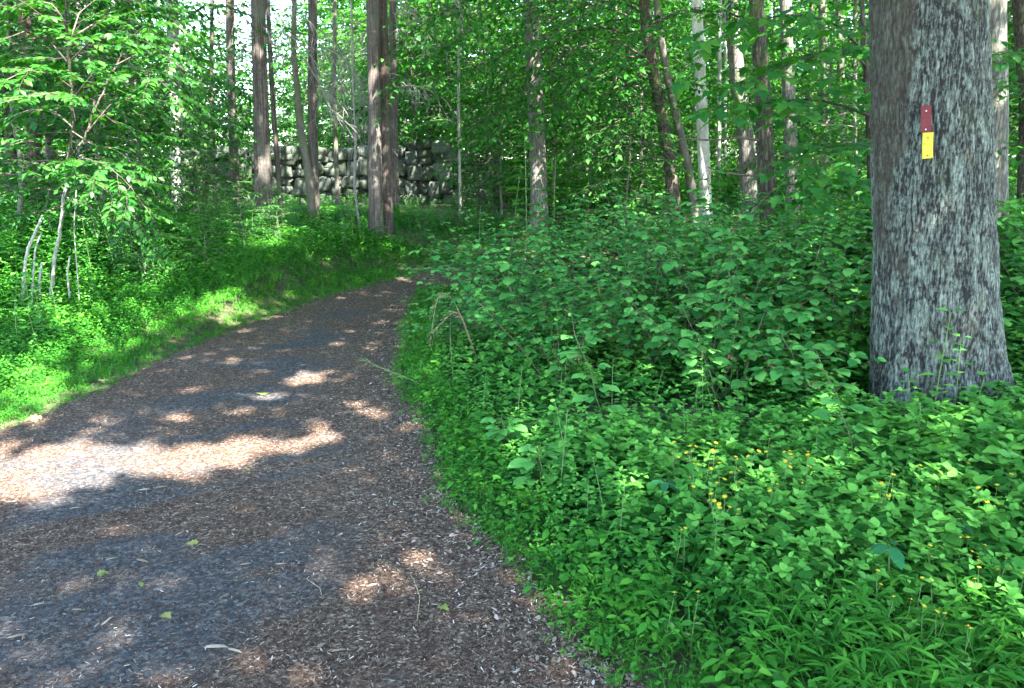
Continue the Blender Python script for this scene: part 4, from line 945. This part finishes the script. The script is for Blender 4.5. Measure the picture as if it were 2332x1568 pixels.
def _line(a, b, r=.0012):
    g_ = Geo(); tube(g_, [a, b], r, 3); return g_.v[0], g_.f, .5
for q in range(4): PROTO['br%d' % q] = (bramble(50+q, 11, .82+.08*q), False)
rb = np.random.default_rng(4); nb = 0
spots = []
for j in range(4000):
    Y = rb.uniform(4.9, 14.5); x = rb.uniform(-1.3, 8.5)
    if x < -.66*Y-.4 or x > .66*Y+2.2: continue
    if inside([x], [Y])[0]: continue
    d_ = edge_dist([x], [Y])[0]
    if d_ < .34+.09*max(0, Y-6.5) or x < np.interp(Y, RD[:, 1], RD[:, 0])-.05 or (Y > 11.6): continue
    if np.hypot(x-2.7, Y-4.9) < 1.15: continue
    if Y < 5.9 and (x < .2): continue
    if np.hypot((x-.95)/1.0, (Y-4.85)/.5) < 1: continue
    if Y > 8.5 and rb.random() < .65: continue
    if min([1e9]+[np.hypot(x-a, Y-b) for a, b in spots]) < .5+.02*Y: continue
    spots.append((x, Y))
for x, Y in spots:
    s = rb.uniform(.8, 1.1)*(.82 if Y > 7 else 1)*(.78 if Y < 5.8 else 1.0)*(.75 if edge_dist([x], [Y])[0] < .5 else 1)
    first_or_copy('br%d' % rb.integers(0, 4), (x, Y, tz(x, Y)), rb.random()*6.28, s, 'bramble shrub with arching red canes and three-part leaves on the right bank', 'shrub', 'bramble shrubs on the right bank', (rb.normal(0, .06), rb.normal(0, .06))); nb += 1
print('brambles', nb)
# long arching canes that stand out of the mass (in front of the oak)
def long_cane(base, pts, label, leafs=.085, seed=0, mat='berry'):
    rng = np.random.default_rng(seed); P = resample(np.vstack([base, pts]), 24)
    P[:, 0] += .006*np.sin(np.arange(24)*.9); root = empty('bramble_cane', base, label, 'bramble cane'); g = Geo(); tube(g, P, np.linspace(.0035, .0015, 24), 6); bag = Bag(); wood = g
    for j in range(13):
        q, tg = interp(P, .3+.7*j/12.5); s = 1 if j % 2 else -1; d = nrm(np.array([s*rng.uniform(.6, 1), rng.normal(-.2, .5), rng.uniform(.0, .35)])); e = q+d*.06; wood.add(*_line(q, e, .0015)); h = nrm(d*np.array([1, 1, .1])); side = np.array([-h[1], h[0], 0]); ss = leafs*rng.uniform(.7, 1.1)*(1 if j < 10 else .65)
        bag.add(e, h, (rng.normal(0, .2), rng.normal(-.1, .2), 1), ss*1.2)
        for sg in (-1, 1): bag.add(e, h*.35+side*sg, (rng.normal(0, .2), rng.normal(-.1, .2), 1), ss*.85)
    lg = Geo(); bag.out(lg, ROUND, rng, .5, 1); g.build('cane', M['cane'], root, base); lg.build('foliage', M[mat], root, base)
for i_, (b_, pts, Y, lab) in enumerate([
    ((1965, 1180), [(1950, 1060), (1925, 960), (1895, 880), (1868, 820), (1850, 790)], 3.7, 'long arching cane with big pale leaves in front of the great oak'),
    ((1400, 1190), [(1395, 1080), (1375, 960), (1345, 850), (1310, 760), (1295, 700)], 4.4, 'tall reddish cane rising at the left part of the brambles'),
    ((1180, 1130), [(1175, 1060), (1160, 1000), (1140, 950)], 4.3, 'short cane with pale leaves near the bend of the path edge'),
    ((1640, 1010), [(1630, 900), (1600, 800), (1565, 720), (1545, 690)], 5.0, 'tall reddish cane in the centre of the brambles'),
    ((1440, 900), [(1436, 800), (1434, 650), (1432, 560)], 6.2, 'straight tall cane standing over the brambles toward the curved trunks'),
    ((1250, 1240), [(1240, 1160), (1232, 1080), (1228, 1010)], 3.7, 'upright leafy shoot near the right edge of the path'),
    ((1850, 1000), [(1840, 900), (1800, 800), (1770, 745)], 5.0, 'arching cane at the right part of the brambles')]):
    B = at(b_[0], b_[1], Y); B[2] = tz(B[0], Y)-.02; long_cane(B, np.array([at(a, c, Y-.02*k_) for k_, (a, c) in enumerate(pts)]), lab, seed=70+i_)

print('T', round(_t.time()-_T0,1)) if '_T0' in globals() else None
# ------------------------------------------------------------------ tall herbs standing out (individuals)
def herb_thing(seed, h, leaf, nodes, tm, mat='herb', name='tall_herb'):
    rng = np.random.default_rng(seed); root = empty(name, (0, 0, -50)); g = Geo(); a = rng.random()*6; zs = np.linspace(0, h, 8); c = np.stack([.08*h*cos(a)*(zs/h)**2, .08*h*sin(a)*(zs/h)**2, zs-.02], 1)
    tube(g, c, np.linspace(.004, .002, 8), 5); lg = Geo(); bag = Bag(); az = rng.random()*3
    for i in range(nodes):
        t = .2+.8*i/(nodes-1); q, _ = interp(c, min(t, .999)); az += 1.57+rng.normal(0, .2); s = leaf*(1.1-.5*t)*rng.uniform(.85, 1.1)
        for sg in (0, pi):
            el = .15+.35*t+rng.normal(0, .12); d = np.array([cos(az+sg)*cos(el), sin(az+sg)*cos(el), sin(el)]); e = q+d*s*.3; g.add(*_line(q, e, .001)); bag.add(e, d*np.array([1, 1, .4]), (rng.normal(0, .12), rng.normal(0, .12), 1), s)
    bag.out(lg, tm, rng, .4, 1); KIDS[root.name] = [g.build('stem', M['stem'], root), lg.build('foliage', M[mat], root)]; return root
for q in range(3): PROTO['h%d' % q] = (herb_thing(80+q, [.48, .66, .95][q], [.09, .095, .12][q], [7, 8, 8][q], OVATE if q else HEART), False)
PROTO['hm'] = (herb_thing(85, 1.0, .15, 10, MAPLE, 'maple'), False)
rh = np.random.default_rng(12)
HS = [('hm', 1200, 14, 9.2, 1.8, 'tall leafy seedling with broad lobed leaves, tallest before the grey trunk'), ('hm', 1165, 0, 9.6, 1.45, 'second lobed-leaf seedling left of the tallest before the grey trunk'), ('hm', 1260, 0, 9.8, 1.5, 'third lobed-leaf seedling right of the tallest before the grey trunk'), ('hm', 1090, 0, 9.0, 1.15, 'low lobed-leaf seedling above the bend of the path'),
      ('h1', 2165, 0, 4.45, 1.25, 'tall leafy weed standing before the middle of the great oak'), ('h1', 2215, 0, 4.5, 1.0, 'leafy weed before the right root of the great oak'), ('h0', 2110, 0, 4.5, .9, 'short leafy weed before the left half of the great oak base'), ('h0', 2260, 0, 4.3, 1.0, 'leafy weed at the right root flare of the great oak')]
for k_, px, _, Y, s, lab in HS:
    x = (px-CX)/F*Y; first_or_copy(k_, (x, Y, tz(x, Y)), rh.random()*6, s, lab, 'weed', 'leafy weeds that stand out')
for j in range(110):
    for _ in range(60):
        Y = rh.uniform(2.6, 7.5); x = rh.uniform(-1.2, 4.4)
        if abs(x) < .64*Y and not inside([x], [Y])[0] and edge_dist([x], [Y])[0] > .35 and x > np.interp(Y, RD[:, 1], RD[:, 0]) and np.hypot(x-2.7, Y-4.8) > 1.0: break
    first_or_copy('h%d' % rh.integers(0, 2), (x, Y, tz(x, Y)), rh.random()*6, rh.uniform(.5, .75)*(.85 if Y < 3.4 else 1), 'leafy weed with opposite pointed leaves among the low plants right of the path', 'weed', 'leafy weeds right of the path', (rh.normal(0, .08), rh.normal(0, .08)))
for j in range(150):
    for _ in range(60):
        Y = rh.uniform(6.5, 13.5); x = rh.uniform(-9, 0)
        if abs(x) < .66*Y and not inside([x], [Y])[0] and edge_dist([x], [Y])[0] > .9 and (x < np.interp(Y, RD[:, 1], RD[:, 0])-1 or Y > 12.5): break
    first_or_copy('h%d' % rh.integers(0, 3), (x, Y, tz(x, Y)), rh.random()*6, rh.uniform(.7, 1.15)*(.8 if Y > 10.5 else 1), 'upright leafy weed in the undergrowth beyond the left side of the path', 'weed', 'leafy weeds left of the path', (rh.normal(0, .08), rh.normal(0, .08)))

print('T', round(_t.time()-_T0,1)) if '_T0' in globals() else None
# ------------------------------------------------------------------ yellow flowers
def flower_thing(seed, h, nf):
    rng = np.random.default_rng(seed); root = empty('yellow_flower_plant', (0, 0, -50)); g = Geo(); fl = Geo()
    zs = np.linspace(0, h, 7); a = rng.random()*6; c = np.stack([.07*h*cos(a)*(zs/h)**2, .07*h*sin(a)*(zs/h)**2, zs-.02], 1); tube(g, c, .0015, 4)
    for i in range(nf):
        q, _ = interp(c, .99 if i == 0 else rng.uniform(.8, .97)); az = rng.random()*6; d = nrm(np.array([cos(az)*.6, sin(az)*.6, 1])) if i else np.array([0, 0, 1.]); e = q+d*rng.uniform(.02, .07); g.add(*_line(q, e, .0008))
        up = nrm(d+rng.normal(0, .3, 3)+np.array([0, -.25, .3])); n = 9; th = np.arange(n)*2*pi/n; A = nrm(np.cross(up, (1, .1, 0))); B = np.cross(up, A)
        D = np.cos(th)[:, None]*A+np.sin(th)[:, None]*B+.25*up; inst(fl, ELLIP_M, np.repeat([e], n, 0), D, np.repeat([up], n, 0), .0115, .5)
        tube(fl, [e, e+up*.004], .003, 6, .8)
    for i in range(3):
        q, _ = interp(c, .2+.2*i); az = rng.random()*6; inst(g, ELLIP_M, [q], [(cos(az), sin(az), .2)], [(0, 0, 1.)], .045, .5)
    KIDS[root.name] = [g.build('stem', M['stem'], root), fl.build('blossoms', M['yellow_petal'], root)]; return root
for q in range(4): PROTO['f%d' % q] = (flower_thing(90+q, 1.0, [1, 2, 3, 5][q]), False)
# unit height stems would scale the blossom: use absolute heights instead
for q in range(4):
    old = PROTO['f%d' % q][0]
    for c_ in KIDS[old.name]: bpy.data.objects.remove(c_)
    del KIDS[old.name]; bpy.data.objects.remove(old)
    PROTO['f%d' % q] = (flower_thing(90+q, [.30, .32, .34, .37][q], [1, 2, 3, 4][q]), False)
FLW = [(180, 540, 3), (235, 580, 3), (200, 570, 2), (450, 565, 3), (560, 560, 3), (575, 570, 2), (690, 580, 3), (745, 603, 0), (185, 637, 1), (320, 640, 1), (520, 675, 2), (330, 745, 2), (310, 745, 2), (400, 815, 2), (185, 860, 0), (600, 833, 0), (1005, 690, 2), (1080, 690, 1), (1150, 640, 1), (1350, 625, 1), (1230, 670, 1), (1470, 720, 2), (1495, 742, 1), (1555, 680, 1), (950, 905, 0), (150, 900, 0), (115, 905, 0), (1220, 970, 1), (1245, 965, 0), (1350, 948, 1), (1395, 958, 1), (1430, 985, 1), (1510, 1020, 2), (1445, 1042, 0), (1430, 1080, 1), (1605, 1108, 0), (995, 1105, 1), (1160, 1120, 0), (1245, 1140, 0), (1015, 1190, 0), (1180, 1243, 0), (1240, 1240, 0), (1250, 1258, 0), (1380, 1310, 0), (1345, 1345, 0), (70, 1165, 0), (188, 1175, 0), (1100, 1210, 0), (1605, 785, 1), (260, 725, 1), (205, 725, 0), (370, 690, 0), (270, 520, 2), (120, 545, 1), (500, 515, 2), (1640, 1020, 1), (350, 600, 2), (380, 605, 1), (130, 580, 0), (640, 700, 0)]
hs = [.30, .32, .34, .37]
for (a, b, k_) in FLW:
    px, py = 1480+.528*a, 740+.528*b; s = .95 if py < 1150 else .72
    H_ = hs[k_]*s; p_ = ground_at(px, py, H_); Y = p_[1]
    if np.hypot(p_[0]-2.55, Y-5.15) < .6: Y -= .6
    first_or_copy('f%d' % k_, (p_[0], Y, tz(p_[0], Y)), rh.random()*6, s, 'thin-stemmed plant with small yellow flowers among the low leaves at the lower right', 'flower', 'small yellow flowers at the lower right', (rh.normal(0, .04), rh.normal(0, .04)))
for (px, py) in ((650, 725), (690, 715), (618, 705), (655, 740)):
    p_ = ground_at(px, py*0+690+(px % 30), .2); first_or_copy('f1', (p_[0], p_[1], tz(p_[0], p_[1])), rh.random()*6, .6, 'tiny yellow flower on the far left verge of the path', 'flower', 'tiny yellow flowers on the left verge')

def creeper(px, py, label, L_, seed):
    rng = np.random.default_rng(seed); p_ = ground_at(px, py, .26); b_ = np.array([p_[0], p_[1], tz(p_[0], p_[1])]); root = empty('creeper_shoot', b_, label, 'creeper'); g = Geo(); tube(g, [b_, b_+[.01, 0, .15], p_], .0025, 5)
    P5 = np.repeat([p_], 6, 0); th = np.arange(6)*pi/3+rng.random(); D = np.stack([np.cos(th), np.sin(th), rng.normal(-.25, .12, 6)], 1); lg = Geo(); inst(lg, ELLIP, P5+D*.01, D, np.array([[0, 0, 1.]]*6)+rng.normal(0, .15, (6, 3)), L_*rng.uniform(.8, 1.15, 6), .3)
    g.build('stem', M['stem'], root, b_); lg.build('foliage', M['creeper'], root, b_)
M['creeper'] = leaf_mat('creeper_leaf', [(0, (.012, .09, .03)), (1, (.04, .19, .06))], .2, .4, (1, 1.1, .6), .4)
creeper(2025, 1240, 'blue-green shoot with a wheel of long leaves low at the lower right', .09, 1); creeper(1515, 1095, 'blue-green shoot with a wheel of leaves left of the yellow flowers', .09, 2); creeper(2180, 1180, 'small blue-green shoot right of the larger wheel of long leaves', .08, 3)
# dry drooping stalks over the path edge and arching grass
for nm, lab, pts, Y in (('dry_stalk', 'dry straw-coloured branched stalk drooping over the path edge', [(1040, 690), (1015, 655), (1000, 650), (992, 690), (985, 740), (978, 790)], 6.6),
                        ('dry_stalk', 'paler straw stalk hanging right of the drooping one', [(1045, 700), (1020, 720), (1000, 740), (985, 760)], 6.5),
                        ('grass_stalk', 'long green grass stalk arching left over the path', [(960, 880), (930, 860), (880, 845), (820, 815)], 5.6)):
    W = np.array([at(a, b, Y) for a, b in pts]); b0 = np.array([W[0, 0]+.15, Y+.1, tz(W[0, 0], Y)]); W = np.vstack([b0, W]); P_ = resample(W, 24); P_[2:-2] = sum(P_[2+q:len(P_)-2+q] for q in (-2, -1, 0, 1, 2))/5; P_[2:-2] = sum(P_[2+q:len(P_)-2+q] for q in (-2, -1, 0, 1, 2))/5; g = Geo(); tube(g, P_, np.linspace(.0035, .0014, 24), 5); rng = np.random.default_rng(3)
    for j in range(26):
        q, tg = interp(P_, rng.uniform(.45, 1)); p2 = curve(q, nrm(tg+rng.normal(0, .5, 3)), .07, 3, rng, .3, .1); tube(g, p2, .0014, 3)
    o = g.build(nm, M['straw'] if nm == 'dry_stalk' else M['stem'], None, b0); o.location = b0; tag(o, lab, 'stalk')

# fallen leaves, chips and twigs one can pick out on the path
M['fallen'] = ramp_mat('fallen_leaf', [(0, (.13, .16, .04)), (.5, (.24, .21, .06)), (1, (.3, .2, .1))]); M['bark_chip'] = ramp_mat('bark_chip', [(0, (.2, .14, .09)), (1, (.33, .27, .2))])
def on_path(px, py): return ground_at(px, py)
for (px, py, s, r_, lab) in ((450, 1243, .05, .2, 'yellow-green fallen leaf nearest the middle of the path'), (222, 1315, .045, 0, 'yellow-green fallen leaf left of the pair of chips'), (320, 1332, .04, .1, 'small yellow-green fallen leaf beside a pale chip'), (1000, 1385, .05, .1, 'yellow-green fallen leaf near the right side of the path'), (372, 1405, .045, .3, 'curled yellow leaf low on the path'), (855, 1215, .03, .4, 'small yellow leaf right of the middle of the path'), (600, 903, .10, .0, 'green lobed leaf in the far sun patch'), (568, 1078, .05, .0, 'green leaf at the near rim of the bright sun patch'), (95, 955, .10, 1, 'pale tan fallen leaf at the left verge'), (235, 868, .09, .9, 'pale curled leaf at the left verge, farther one')):
    p_ = on_path(px, py); g = Geo(); a = px*.37
    inst(g, MAPLE if s > .044 else ELLIP, [p_+np.array([0, 0, .012])], [(cos(a), sin(a), .12)], [(.25, -.2, 1)], s, r_); o = g.build('fallen_leaf', M['fallen'], None, p_); o.location = p_; tag(o, lab, 'leaf')
for (px, py, L_, an) in ((492, 1480, .10, -.1), (535, 1488, .07, -.5), (325, 1283, .08, -.5), (255, 1278, .05, .3), (172, 1162, .06, .1), (75, 1120, .05, .2), (365, 1115, .09, .2), (330, 1120, .07, 0), (85, 1383, .06, .3), (245, 1420, .06, 1.3), (850, 1338, .06, .2), (700, 860, .12, .1), (690, 835, .08, 0), (180, 1395, .06, -.2), (40, 1455, .07, .3), (770, 1488, .06, .1), (1035, 1225, .05, .4), (560, 1290, .05, .2), (640, 1290, .05, 0), (410, 1220, .05, 1), (1080, 1130, .06, 1.2)):
    p_ = on_path(px, py); g = Geo(); inst(g, (CHIP[0]*np.array([1, 1, 1.4]), CHIP[1]), [p_+np.array([0, 0, .010])], [(cos(an), sin(an), .05)], [(.1, -.15, 1)], L_, RNG.random()); o = g.build('bark_chip', M['bark_chip'], None, p_); o.location = p_; tag(o, 'pale sliver of bark lying loose on the path', 'bark chip', 'pale slivers of bark on the path')
for (a, b, lab) in (((940, 1320), (950, 1420), 'long curved dry pine needle near the right side of the path'), ((700, 1325), (735, 1370), 'crossed dry needle in the middle of the path'), ((880, 1110), (950, 1060), 'thin dark twig near the right path edge')):
    p0, p1 = on_path(*a), on_path(*b); g = Geo(); mid = (p0+p1)/2+np.array([.02, 0, .004]); tube(g, resample([p0+[0, 0, .01], mid+[0, 0, .01], p1+[0, 0, .01]], 10), .0016, 4); o = g.build('twig', M['straw'] if 'dry' in lab else M['twig'], None, p0); o.location = p0; tag(o, lab, 'twig')

print('T', round(_t.time()-_T0,1)) if '_T0' in globals() else None
# ------------------------------------------------------------------ dry-stone wall
def stone(geo, c, size, rng):
    n1, n2 = 12, 9; u = np.linspace(0, 2*pi, n1, endpoint=False); v = np.linspace(-pi/2, pi/2, n2)
    U, Vv = np.meshgrid(u, v); e = rng.uniform(.2, .42)
    f = lambda w, m: np.sign(w)*np.abs(w)**m
    X_ = f(np.cos(Vv), e)*f(np.cos(U), e); Y_ = f(np.cos(Vv), e)*f(np.sin(U), e); Z_ = f(np.sin(Vv), e)
    V_ = np.stack([X_, Y_, Z_], -1).reshape(-1, 3); s = rng.uniform(0, 99); V_ *= (1+.5*(fbm(V_[:, 0]*1.3+s, V_[:, 1]*1.3, V_[:, 2]*1.3, 3)-.5)*1.4)[:, None]
    a = rng.normal(0, .2); R_ = np.array([[cos(a), 0, sin(a)], [0, 1, 0], [-sin(a), 0, cos(a)]]); V_ = (V_*np.array(size)/2)@R_.T+c
    fs = []
    for j in range(n2-1):
        for i in range(n1): fs.append((j*n1+i, j*n1+(i+1) % n1, (j+1)*n1+(i+1) % n1, (j+1)*n1+i))
    geo.add(V_, [np.array(fs)])
rw = np.random.default_rng(8)
x0, x1, zt, zb = -8.4, -.35, 2.3, .75; WY = 20.2
root = empty('stone_wall', ((x0+x1)/2, WY, .9), 'long dry-stone wall of rough mossy boulders behind the cedar trunks', 'wall'); wb = np.array([(x0+x1)/2, WY, .9])
rects = []
def split(a, b, c, d, lv):
    w, h = b-a, d-c
    big = rw.uniform(.26, .62)
    if (w < big*1.1 and h < big*.9) or lv > 9: rects.append((a, b, c, d)); return
    if w/h > rw.uniform(.7, 1.6): m_ = a+w*rw.uniform(.36, .64); split(a, m_, c, d, lv+1); split(m_, b, c, d, lv+1)
    else: m_ = c+h*rw.uniform(.38, .62); split(a, b, c, m_, lv+1); split(a, b, m_, d, lv+1)
for a in np.arange(x0, x1, 1.16): split(a, min(a+1.16, x1), zb, zt-.05+rw.normal(0, .06), 0)
small = Geo(); bigs = []
for (a, b, c, d) in rects:
    xc, zc = (a+b)/2, (c+d)/2
    top = 2.3-.10*np.sin(xc*1.1)-.28*sstep(-2.6, -1.0, xc)
    if zc > top: continue
    if rw.random() < .005: continue
    sz = ((b-a)*1.03, .46*rw.uniform(.8, 1.2), (d-c)*1.02); cc = np.array([xc, WY+rw.normal(0, .05), zc])
    if (b-a)*(d-c) > .10: bigs.append((cc, sz))
    else: stone(small, cc, sz, rw)
for q in range(26): stone(small, np.array([rw.uniform(x0, x1-.6), WY+rw.normal(0, .12), 2.22+rw.normal(0, .06)-.25*float(sstep(-3, -1.2, 0))]), (rw.uniform(.2, .55), .3, rw.uniform(.1, .2)), rw)
small.build('masonry', M['stone'], root, wb, smooth=True)
bigs.sort(key=lambda t_: -t_[1][0]*t_[1][2])
for cc, sz in bigs[:95]:
    g = Geo(); stone(g, cc, sz, rw); g.build('boulder', M['lightstone'] if rw.random() < .45 else M['stone'], root, wb, smooth=True)
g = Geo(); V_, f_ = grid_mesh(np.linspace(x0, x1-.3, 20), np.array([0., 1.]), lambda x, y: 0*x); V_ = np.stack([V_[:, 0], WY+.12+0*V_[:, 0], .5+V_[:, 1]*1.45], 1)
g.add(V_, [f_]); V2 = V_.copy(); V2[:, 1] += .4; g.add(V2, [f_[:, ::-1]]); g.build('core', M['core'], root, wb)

print('T', round(_t.time()-_T0,1)) if '_T0' in globals() else None
# ------------------------------------------------------------------ high canopy: unseen crowns added for shade, with gaps shaped to place the sun patches
extra = [('forest_tree', x, y, 'tall tree standing behind the viewpoint, its crown shading the path') for x, y in ((4.5, -6), (-4.5, -7), (9, -2), (14, -6), (-9, -3), (1, -12), (9, -12), (6.2, 1.2), (12.5, 3), (18, 1), (17, 10), (-9.5, 2), (22, -5), (13.5, 16))]
for nm, x, y, lab in extra:  # trees out of view, added so their crowns shade the path
    base = np.array([x, y, tz(x, y)]); rt = empty(nm, base, lab, 'tree', 'unseen trees added around the viewpoint for shade'); g = Geo(); n = 30; z_ = np.linspace(-.1, 10, n); P_ = np.stack([x+.15*np.sin(z_*.4), y+.1*np.cos(z_*.5), base[2]+z_], 1); tube(g, P_, np.linspace(.2, .1, n)*(1+.4*np.exp(-z_/.3)), 12); g.build('trunk', M['greybark'], rt, base, smooth=True); TR['x%d_%d' % (x*10, y*10)] = (rt, base, P_, None)
def G(px, py): return ground_at(px, py)
LIT = []   # (a, b, radius, openness) capsules cleared of canopy leaves so the sun reaches them
def lit(a, b, r, o=1.): LIT.append((np.array(a, float), np.array(b, float), r, o))
lit(G(-150, 1110), G(130, 1070), .38); lit(G(130, 1058), G(420, 1042), .27); lit(G(420, 1042), G(640, 1015), .13, .9)
lit(G(660, 998), G(870, 982), .07, .6); lit(G(600, 905), G(650, 900), .12, .9); lit(G(670, 865), G(720, 858), .12, .95); lit(G(330, 945), G(430, 935), .11, .7)
lit(G(800, 940), G(860, 930), .10, .7); lit(G(300, 1290), G(380, 1330), .12, .5); lit(G(720, 1290), G(860, 1330), .12, .5); lit(G(250, 980), G(330, 985), .09, .5)
lit(G(-100, 960), G(40, 900), .4, .75); lit(G(-50, 730), G(120, 700), .45, .95); lit(G(200, 740), G(480, 690), .22, .9); lit(G(500, 700), G(560, 695), .2, .9); lit(G(60, 850), G(250, 780), .25, .8); lit(G(0, 640), G(150, 640), .6, .8); lit(G(250, 620), G(420, 610), .4, .5)
for (px, py, Y, r, o_) in ((150, 150, 7.6, .6, .4), (280, 170, 7.2, .55, .55), (40, 160, 7.2, .5, .3), (300, 430, 6.6, .4, .9), (180, 420, 7.4, .4, .7), (40, 410, 7.2, .45, .6), (120, 560, 8.0, .5, .95), (60, 560, 7.9, .45, .95), (30, 620, 8.0, .6, .8), (350, 70, 7.5, .5, .8), (100, 60, 10, .8, .4), (320, 120, 11, .8, .5), (580, 540, 11, .4, .9), (640, 500, 12, .35, .8), (740, 440, 14, .25, .7), (600, 390, 13, .2, .7), (860, 380, 13, .2, .8), (870, 330, 13, .18, .8), (915, 440, 19.8, .3, .9), (1700, 640, 8.3, .3, .6), (1830, 560, 10, .4, .7), (2262, 430, 8.3, .22, .7), (2268, 250, 8.3, .2, .6), (1600, 520, 12, .6, .5), (1330, 500, 13, .8, .5), (1060, 520, 13, .5, .4), (1222, 390, 14.6, .2, .7), (1218, 190, 14.6, .22, .6)):
    c = at(px, py, Y); lit(c, c, r, o_)
lit((1.0, 13.8, .7), (5.5, 13.5, .7), .9, .55); lit((.8, 10.3, .8), (4.6, 10.4, .8), .5, .45); lit(at(640, 395, 19.9), at(1000, 395, 19.9), .8, .35); lit((5.5, 11, .8), (6.5, 9, .8), .7, .5)
def lit_col(px0, py0, px1, py1, Y, r, o_=.9): lit(at(px0, py0, Y), at(px1, py1, Y), r, o_)
lit_col(1604, 450, 1590, 60, 15.4, .24); lit_col(402, 440, 394, 120, 14.8, .26); lit_col(298, 380, 294, 280, 17.8, .3); lit_col(172, 200, 170, 0, 16.8, .3); lit_col(368, 440, 368, 330, 19.8, .35, .9); lit_col(1690, 130, 1680, 60, 14.8, .2, .8)
rc = np.random.default_rng(77)
ncl = 560000
P = np.stack([rc.uniform(-13, 26, ncl), rc.uniform(-13, 30, ncl), rc.uniform(7.2, 12.5, ncl)], 1)
# horizontal shadow position
Pg = P-SUN*(P[:, 2]/SUN[2])[:, None]
dn = fbm(P[:, 0]*.55, P[:, 1]*.55, P[:, 2]*.6, 3)
inreg = (np.abs(Pg[:, 0]) < .66*np.clip(Pg[:, 1], 0, None)+5.0) & (Pg[:, 1] > -2) & (Pg[:, 1] < 34)
fade = 1-.68*sstep(13, 24, Pg[:, 1])
keep = inreg & (rc.random(ncl) < np.clip((dn-.26)*6, .42, 1)*fade*np.where(Pg[:, 1] < 12.5, 1.25, .75))
# leave out leaves that could show in the photograph's frame as loose canopy
elv = (P[:, 2]-1.55)/np.maximum(P[:, 1], .1); keep &= (elv > .23)
P = P[keep]
def perp(p): p = np.asarray(p, float); return p-(p@SUN)[..., None]*SUN
PP = perp(P); kill = np.zeros(len(P), bool)
for (a, b, r, o_) in LIT:
    A, B = perp(a), perp(b); ab = B-A; l2 = max(ab@ab, 1e-9); t_ = np.clip(((PP-A)@ab)/l2, 0, 1); dd = np.linalg.norm(PP-(A+t_[:, None]*ab), axis=1)
    dd = dd+.10*(fbm(PP[:, 0]*4, PP[:, 1]*4, PP[:, 2]*4, 2)-.5)*2*min(1, r/.2)
    kill |= (dd < r+.06) & (rc.random(len(P)) < o_)
P = P[~kill]; n = len(P); print('canopy', n)
th = rc.random(n)*2*pi; D = np.stack([np.cos(th), np.sin(th), rc.normal(-.2, .3, n)], 1); Nn = np.stack([rc.normal(0, .5, n), rc.normal(0, .5, n), np.ones(n)], 1); S = rc.uniform(.17, .30, n); rr = rc.random(n)
keys = [k for k in TR if k not in ('vine', 'c1b', 'c2b', 'w2', 'r4') and not k.startswith('t')]
tops = np.array([[TR[k][1][0], TR[k][1][1]] for k in keys]); own = np.argmin(((P[:, None, :2]-tops[None])**2).sum(-1), 1)
for qi, k in enumerate(keys):
    s = own == qi
    if s.sum() < 30: continue
    g = Geo(); inst(g, KITE, P[s], D[s], Nn[s], S[s], rr[s]); root, base = TR[k][:2]; g.build('crown', M['canopy'], root, base)  # this tree's share of the unseen leaf layer, shaped to cast the dapples
    g = Geo(); Q = P[s]; top = np.array([base[0], base[1], 6.8]); 
    for c_ in Q[rc.integers(0, len(Q), min(10, 2+len(Q)//150))]:
        st_ = np.array([base[0], base[1], rc.uniform(6.5, 8.5)]); mid_ = (st_+c_)/2+np.array([0, 0, -.2]); 
        if (st_[2]-1.55)/max(st_[1], .1) < .25: continue
        tube(g, resample([st_, mid_, c_], 6), np.linspace(.05, .012, 6), 5)
    if g.v: g.build('limbs', M['darkbark'], root, base)

print('T', round(_t.time()-_T0,1)) if '_T0' in globals() else None
# ------------------------------------------------------------------ sky, sun, camera
w = bpy.data.worlds.new('World'); scene.world = w; w.use_nodes = True; nt = w.node_tree; nt.nodes.clear()
sky = nt.nodes.new('ShaderNodeTexSky'); sky.sky_type = 'NISHITA'; sky.sun_disc = False
el = math.asin(SUN[2]); sky.sun_elevation = el; sky.sun_rotation = math.atan2(SUN[0], SUN[1]); sky.air_density = 1.0; sky.dust_density = .6; sky.ozone_density = 1.2
bg = nt.nodes.new('ShaderNodeBackground'); bg.inputs['Strength'].default_value = .15
ow = nt.nodes.new('ShaderNodeOutputWorld'); nt.links.new(sky.outputs[0], bg.inputs[0]); nt.links.new(bg.outputs[0], ow.inputs[0])
sd = bpy.data.lights.new('sun', 'SUN'); sd.energy = 5.0; sd.angle = radians(.53); sd.color = (1, .965, .91)
so = bpy.data.objects.new('sun', sd); COL.objects.link(so)
from mathutils import Vector
so.rotation_euler = Vector(SUN).to_track_quat('Z', 'Y').to_euler(); so.location = (10, -10, 25)
cam = bpy.data.cameras.new('camera'); co = bpy.data.objects.new('camera', cam); COL.objects.link(co); co.location = tuple(EYE); co.rotation_euler = (pi/2-PITCH, 0, 0)
cam.sensor_width = 36; cam.lens = 36*F/2332; cam.clip_end = 2000; cam.clip_start = .05; scene.camera = co
scene.view_settings.view_transform = 'Standard'; scene.view_settings.look = 'None'; scene.view_settings.exposure = 3.75; scene.view_settings.gamma = 1
scene.cycles.use_denoising = True
try: scene.cycles.denoiser = 'OPENIMAGEDENOISE'
except Exception: pass
scene.cycles.max_bounces = 6; scene.cycles.diffuse_bounces = 2; scene.cycles.glossy_bounces = 1; scene.cycles.transmission_bounces = 3; scene.cycles.transparent_max_bounces = 2
scene.cycles.sample_clamp_indirect = 8; scene.cycles.caustics_reflective = False; scene.cycles.caustics_refractive = False
print('objects', len(bpy.data.objects), 'leftover', [o.name for o in bpy.data.objects if o.location.z < -40 and o.parent is None])
